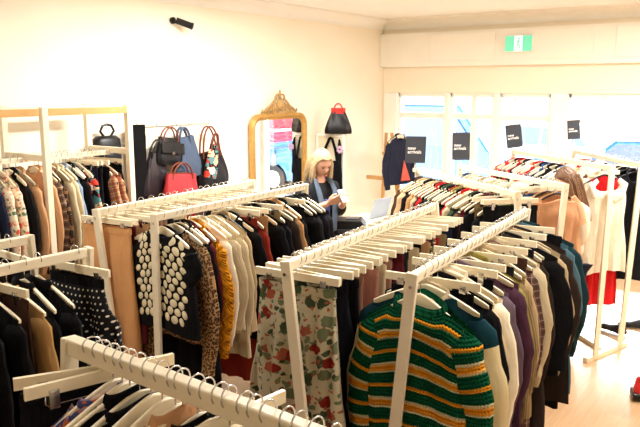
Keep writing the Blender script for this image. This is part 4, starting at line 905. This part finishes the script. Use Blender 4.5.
# brown haired woman between the right racks
PB=Vector((-1.60,5.72,-.05)); rzB=R(-38)
J2=[((0,.02,.93),(.15,.11)),((0,.02,1.07),(.12,.09)),((0,.02,1.20),(.145,.10)),((0,.02,1.30),(.12,.08)),((0,.012,1.37),(.05,.05)),((0,-.01,1.43),(.046,.046)),
   ((.155,.02,1.30),(.056,.056)),((.19,.0,1.06),(.044,.044)),((.13,-.20,.98),(.027,.027)),((-.155,.02,1.30),(.056,.056)),((-.19,.0,1.06),(.044,.044)),((-.13,-.20,.98),(.027,.027)),
   ((.09,.02,.86),(.095,.095)),((.09,.0,.47),(.058,.058)),((.09,.03,.09),(.04,.04)),((.09,-.10,.035),(.034,.03)),((-.09,.02,.86),(.095,.095)),((-.09,.0,.47),(.058,.058)),((-.09,.03,.09),(.04,.04)),((-.09,-.10,.035),(.034,.03))]
palms=[((.13,-.20,.98),(-.1,-.9,-.2),(-.4,.1,-.8),1,1.0),((-.13,-.20,.98),(.1,-.9,-.2),(.4,.1,-.8),-1,1.0)]
ch=hand_nodes(*palms[0][:4],curl=35)+hand_nodes(*palms[1][:4],curl=35)
hc2=Vector((0,-.03,1.495)); hM2=Matrix.Rotation(R(22),3,'X')
o,L=person('person','woman with long brown hair browsing between the right hand racks, head bowed',PB,rzB,(J2,Eg),ch,{'palms':palms},hc2,hM2)
brown=hairmat('brown_hair',rgb(128,92,62),rgb(82,56,38))
hair(o,L,brown,strands([(1,.0,.0,.36,-.03,5),(-1,.0,.0,.36,-.03,5),(1,.05,-.0,.36,.0,4),(-1,.05,-.0,.36,.0,4),(.4,.085,-.02,.36,.0,3),(-.4,.085,-.02,.36,.0,3),(0,.09,-.02,.36,.0,3)],6))
JK2=[(((n[0][0],n[0][1],n[0][2]-.06)),n[1]) for n in JK[:3]]+[((0,.02,1.315),(.13,.092)),((0,.015,1.355),(.075,.07)),((.165,.02,1.305),(.072,.07)),((.195,.0,1.06),(.06,.06)),((.14,-.16,.99),(.044,.044)),((-.165,.02,1.305),(.072,.07)),((-.195,.0,1.06),(.06,.06)),((-.14,-.16,.99),(.044,.044))]
skin_obj('jumper',JK2,JE,fabric('oatmeal_knit',rgb(214,196,168)),o); skin_obj('trousers',TR,[(0,1),(1,2),(2,3),(0,4),(4,5),(5,6)],fm('navy'),o)
# ================================================================ outside
road=plain('asphalt',rgb(120,122,126),.9,.2,var=.1); pave=plain('pale_paving',rgb(196,192,184),.85,.2)
b=MB(); b.box((0,10.05,-.06),(60,2.6,.10)); struct(b,'pavement',pave)
b=MB(); b.box((0,18,-.12),(60,13.4,.10)); struct(b,'road',road)
b=MB(); b.box((0,26,-.06),(60,2.6,.10)); struct(b,'pavement_far',pave)
def livery():
    t=NT('red_white_blue_van_livery'); x,y,z=sep(t,t.objc()); return t.done(t.ramp(t.math('DIVIDE',z,2.5),[(0,rgb(225,230,235)),(.33,rgb(40,90,160)),(.44,rgb(190,6,30)),(.53,rgb(230,220,225)),(.55,rgb(190,6,30)),(.66,rgb(230,232,235))]),.3,.5)
def car(x,y,rz,paint,label,cat='car',van=False):
    o=thing('van' if van else 'car',label,cat,(x,y,0-.07),rz)
    L=2.25; H_=1.95 if van else 1.45; hb=.95 if not van else 1.15
    if van: prof=[(-L,.3),(-L,.85),(-L+.1,1.75),(-L+.3,H_),(1.1,H_),(1.75,1.15),(L-.05,.98),(L,.7),(L,.3)]
    else: prof=[(-L,.35),(-L,.8),(-L+.15,.95),(-1.45,1.0),(-.95,H_-.02),(.35,H_),(1.05,1.02),(L-.25,.88),(L,.65),(L,.3)]
    b=MB(); rings=[]
    def cut(p):  # wheel arches
        out=[]
        for q in p: out.append(q)
        for cx in (1.38,-1.35):
            out+=[(cx+.37*math.cos(R(a)),.3+.37*math.sin(R(a))) for a in range(0,181,20)]
        return out
    poly=cut(prof)
    for yy,k in ((-.85,.0),(-.83,.04),(.83,.04),(.85,0)):
        pass
    def ring(yy,ins,tum): return [(px*(1-ins*.02),yy*(1-(tum*max(0,(pz-hb))/ (H_-hb)*.16)),pz if pz<hb else hb+(pz-hb)*(1-ins*.02)) for px,pz in poly]
    b.loft([ring(-.82,2,1),ring(-.86,0,1),ring(.86,0,1),ring(.82,2,1)],True); b.build('body',paint,o,smooth=True,ang=25)
    gm_=plain('tinted_car_glass',rgb(34,52,74),.08,.7)
    for sd in (-1,1):
        if van: pan=[[(-.2,1.2),(.95,1.2),(.95,1.75),(-.2,1.75)],[(1.0,1.2),(1.5,1.2),(1.05,1.75),(1.0,1.75)]]
        else: pan=[[(-1.3,1.02),(-.3,1.02),(-.3,1.38),(-.92,1.38)],[(-.24,1.02),(.88,1.02),(.34,1.39),(-.24,1.39)]]
        for pl in pan:
            g=MB(); g.loft([[(px,sd*(.866*(1-.16*max(0,pz-hb)/(H_-hb))),pz) for px,pz in pl],[(px,sd*(.85*(1-.16*max(0,pz-hb)/(H_-hb))),pz) for px,pz in pl]]); g.build('side_window',gm_,o)
        for cx in (1.38,-1.35):
            w=MB(); w.tube([(cx,sd*.66,.31),(cx,sd*.86,.31)],.31,24,up=(0,0,1)); wo=w.build('wheel',M['black'],o,smooth=True,ang=40)
            w=MB(); w.tube([(cx,sd*.855,.31),(cx,sd*.875,.31)],.19,16,up=(0,0,1)); w.build('hubcap',M['chrome'],wo,smooth=True,ang=40)
        w=MB(); w.ball((L-.06,sd*.62,.68),(.08,.17,.08)); w.build('headlight',plain('lamp_glass',rgb(240,240,240),.1,.6),o,smooth=True)
        w=MB(); w.ball((-L+.05,sd*.66,.78),(.06,.14,.09)); w.build('tail_light',plain('tail_red',rgb(190,30,30),.2,.6),o,smooth=True)
    for x0 in (L-.02,-L+.02):
        w=MB(); w.box((x0,0,.45),(.14,1.66,.2)); w.build('bumper',plain('bumper_grey',rgb(120,126,132),.5),o,bevel=.03)
    return o
pb=plain('pale_blue_paint',rgb(46,104,160),.25,.6); pw=plain('white_car_paint',rgb(235,238,240),.25,.6); pr=livery(); ps=plain('steel_blue_paint',rgb(36,80,128),.25,.6)
car(-1.7,12.6,0,pb,'pale blue car parked across the pavement outside the right window'); car(-6.5,12.7,0,ps,'steel blue van seen through the left shop windows','van',True)
car(1.9,12.6,0,pr,'red van parked outside beyond the right window edge','van',True); car(-5.4,16.6,PI,pw,'white car driving past on the far side of the street'); car(5.0,16.8,PI,pr,'red van on the far side of the street','van',True); car(-11,16.8,PI,ps,'distant blue car driving past on the far left','car')
bldm=[plain('pale_render',rgb(226,216,200),.9,.2),plain('warm_brick',rgb(206,160,128),.9,.2),plain('light_grey_render',rgb(210,214,218),.9,.2)]
for k,(xa,xb,h,mi,nm) in enumerate([(-30,-19,7,2,'pale grey shop building across the street, far left'),(-19,-10,8,1,'warm brick shop building across the street'),(-10,-1,6.5,0,'cream shop building directly across the street'),(-1,10,8,1,'brick building across the street to the right'),(10,26,7,2,'grey building across the street, far right')]):
    o=thing('shop_building',nm,'building',((xa+xb)/2,27.5,0)); w=xb-xa
    b=MB(); b.box((0,2,h/2),(w-.05,4,h)); b.build('wall',bldm[mi],o)
    gmx=plain('shop_window_glass',rgb(120,146,166),.1,.6)
    n=int(w//2.6)
    for i in range(n):
        x=-w/2+(i+.5)*w/n
        for z,hh in ((1.4,2.0),(4.6,1.4)):
            f=MB(); f.box((x,-.02,z),(1.7,.06,hh)); fo=f.build('window',trimm,o); g=MB(); g.box((x,-.06,z),(1.5,.03,hh-.2)); g.build('pane',gmx,fo)
    b=MB(); b.prism([(-.0,3.1),(-1.3,2.6),(-1.3,2.4),(0,2.4)],-w/2+.3,w/2-.3,axis='x'); b.build('awning',plain(['blue_awning','orange_awning','red_awning'][k%3],[rgb(70,120,180),rgb(226,140,80),rgb(200,36,44)][k%3],.8),o)
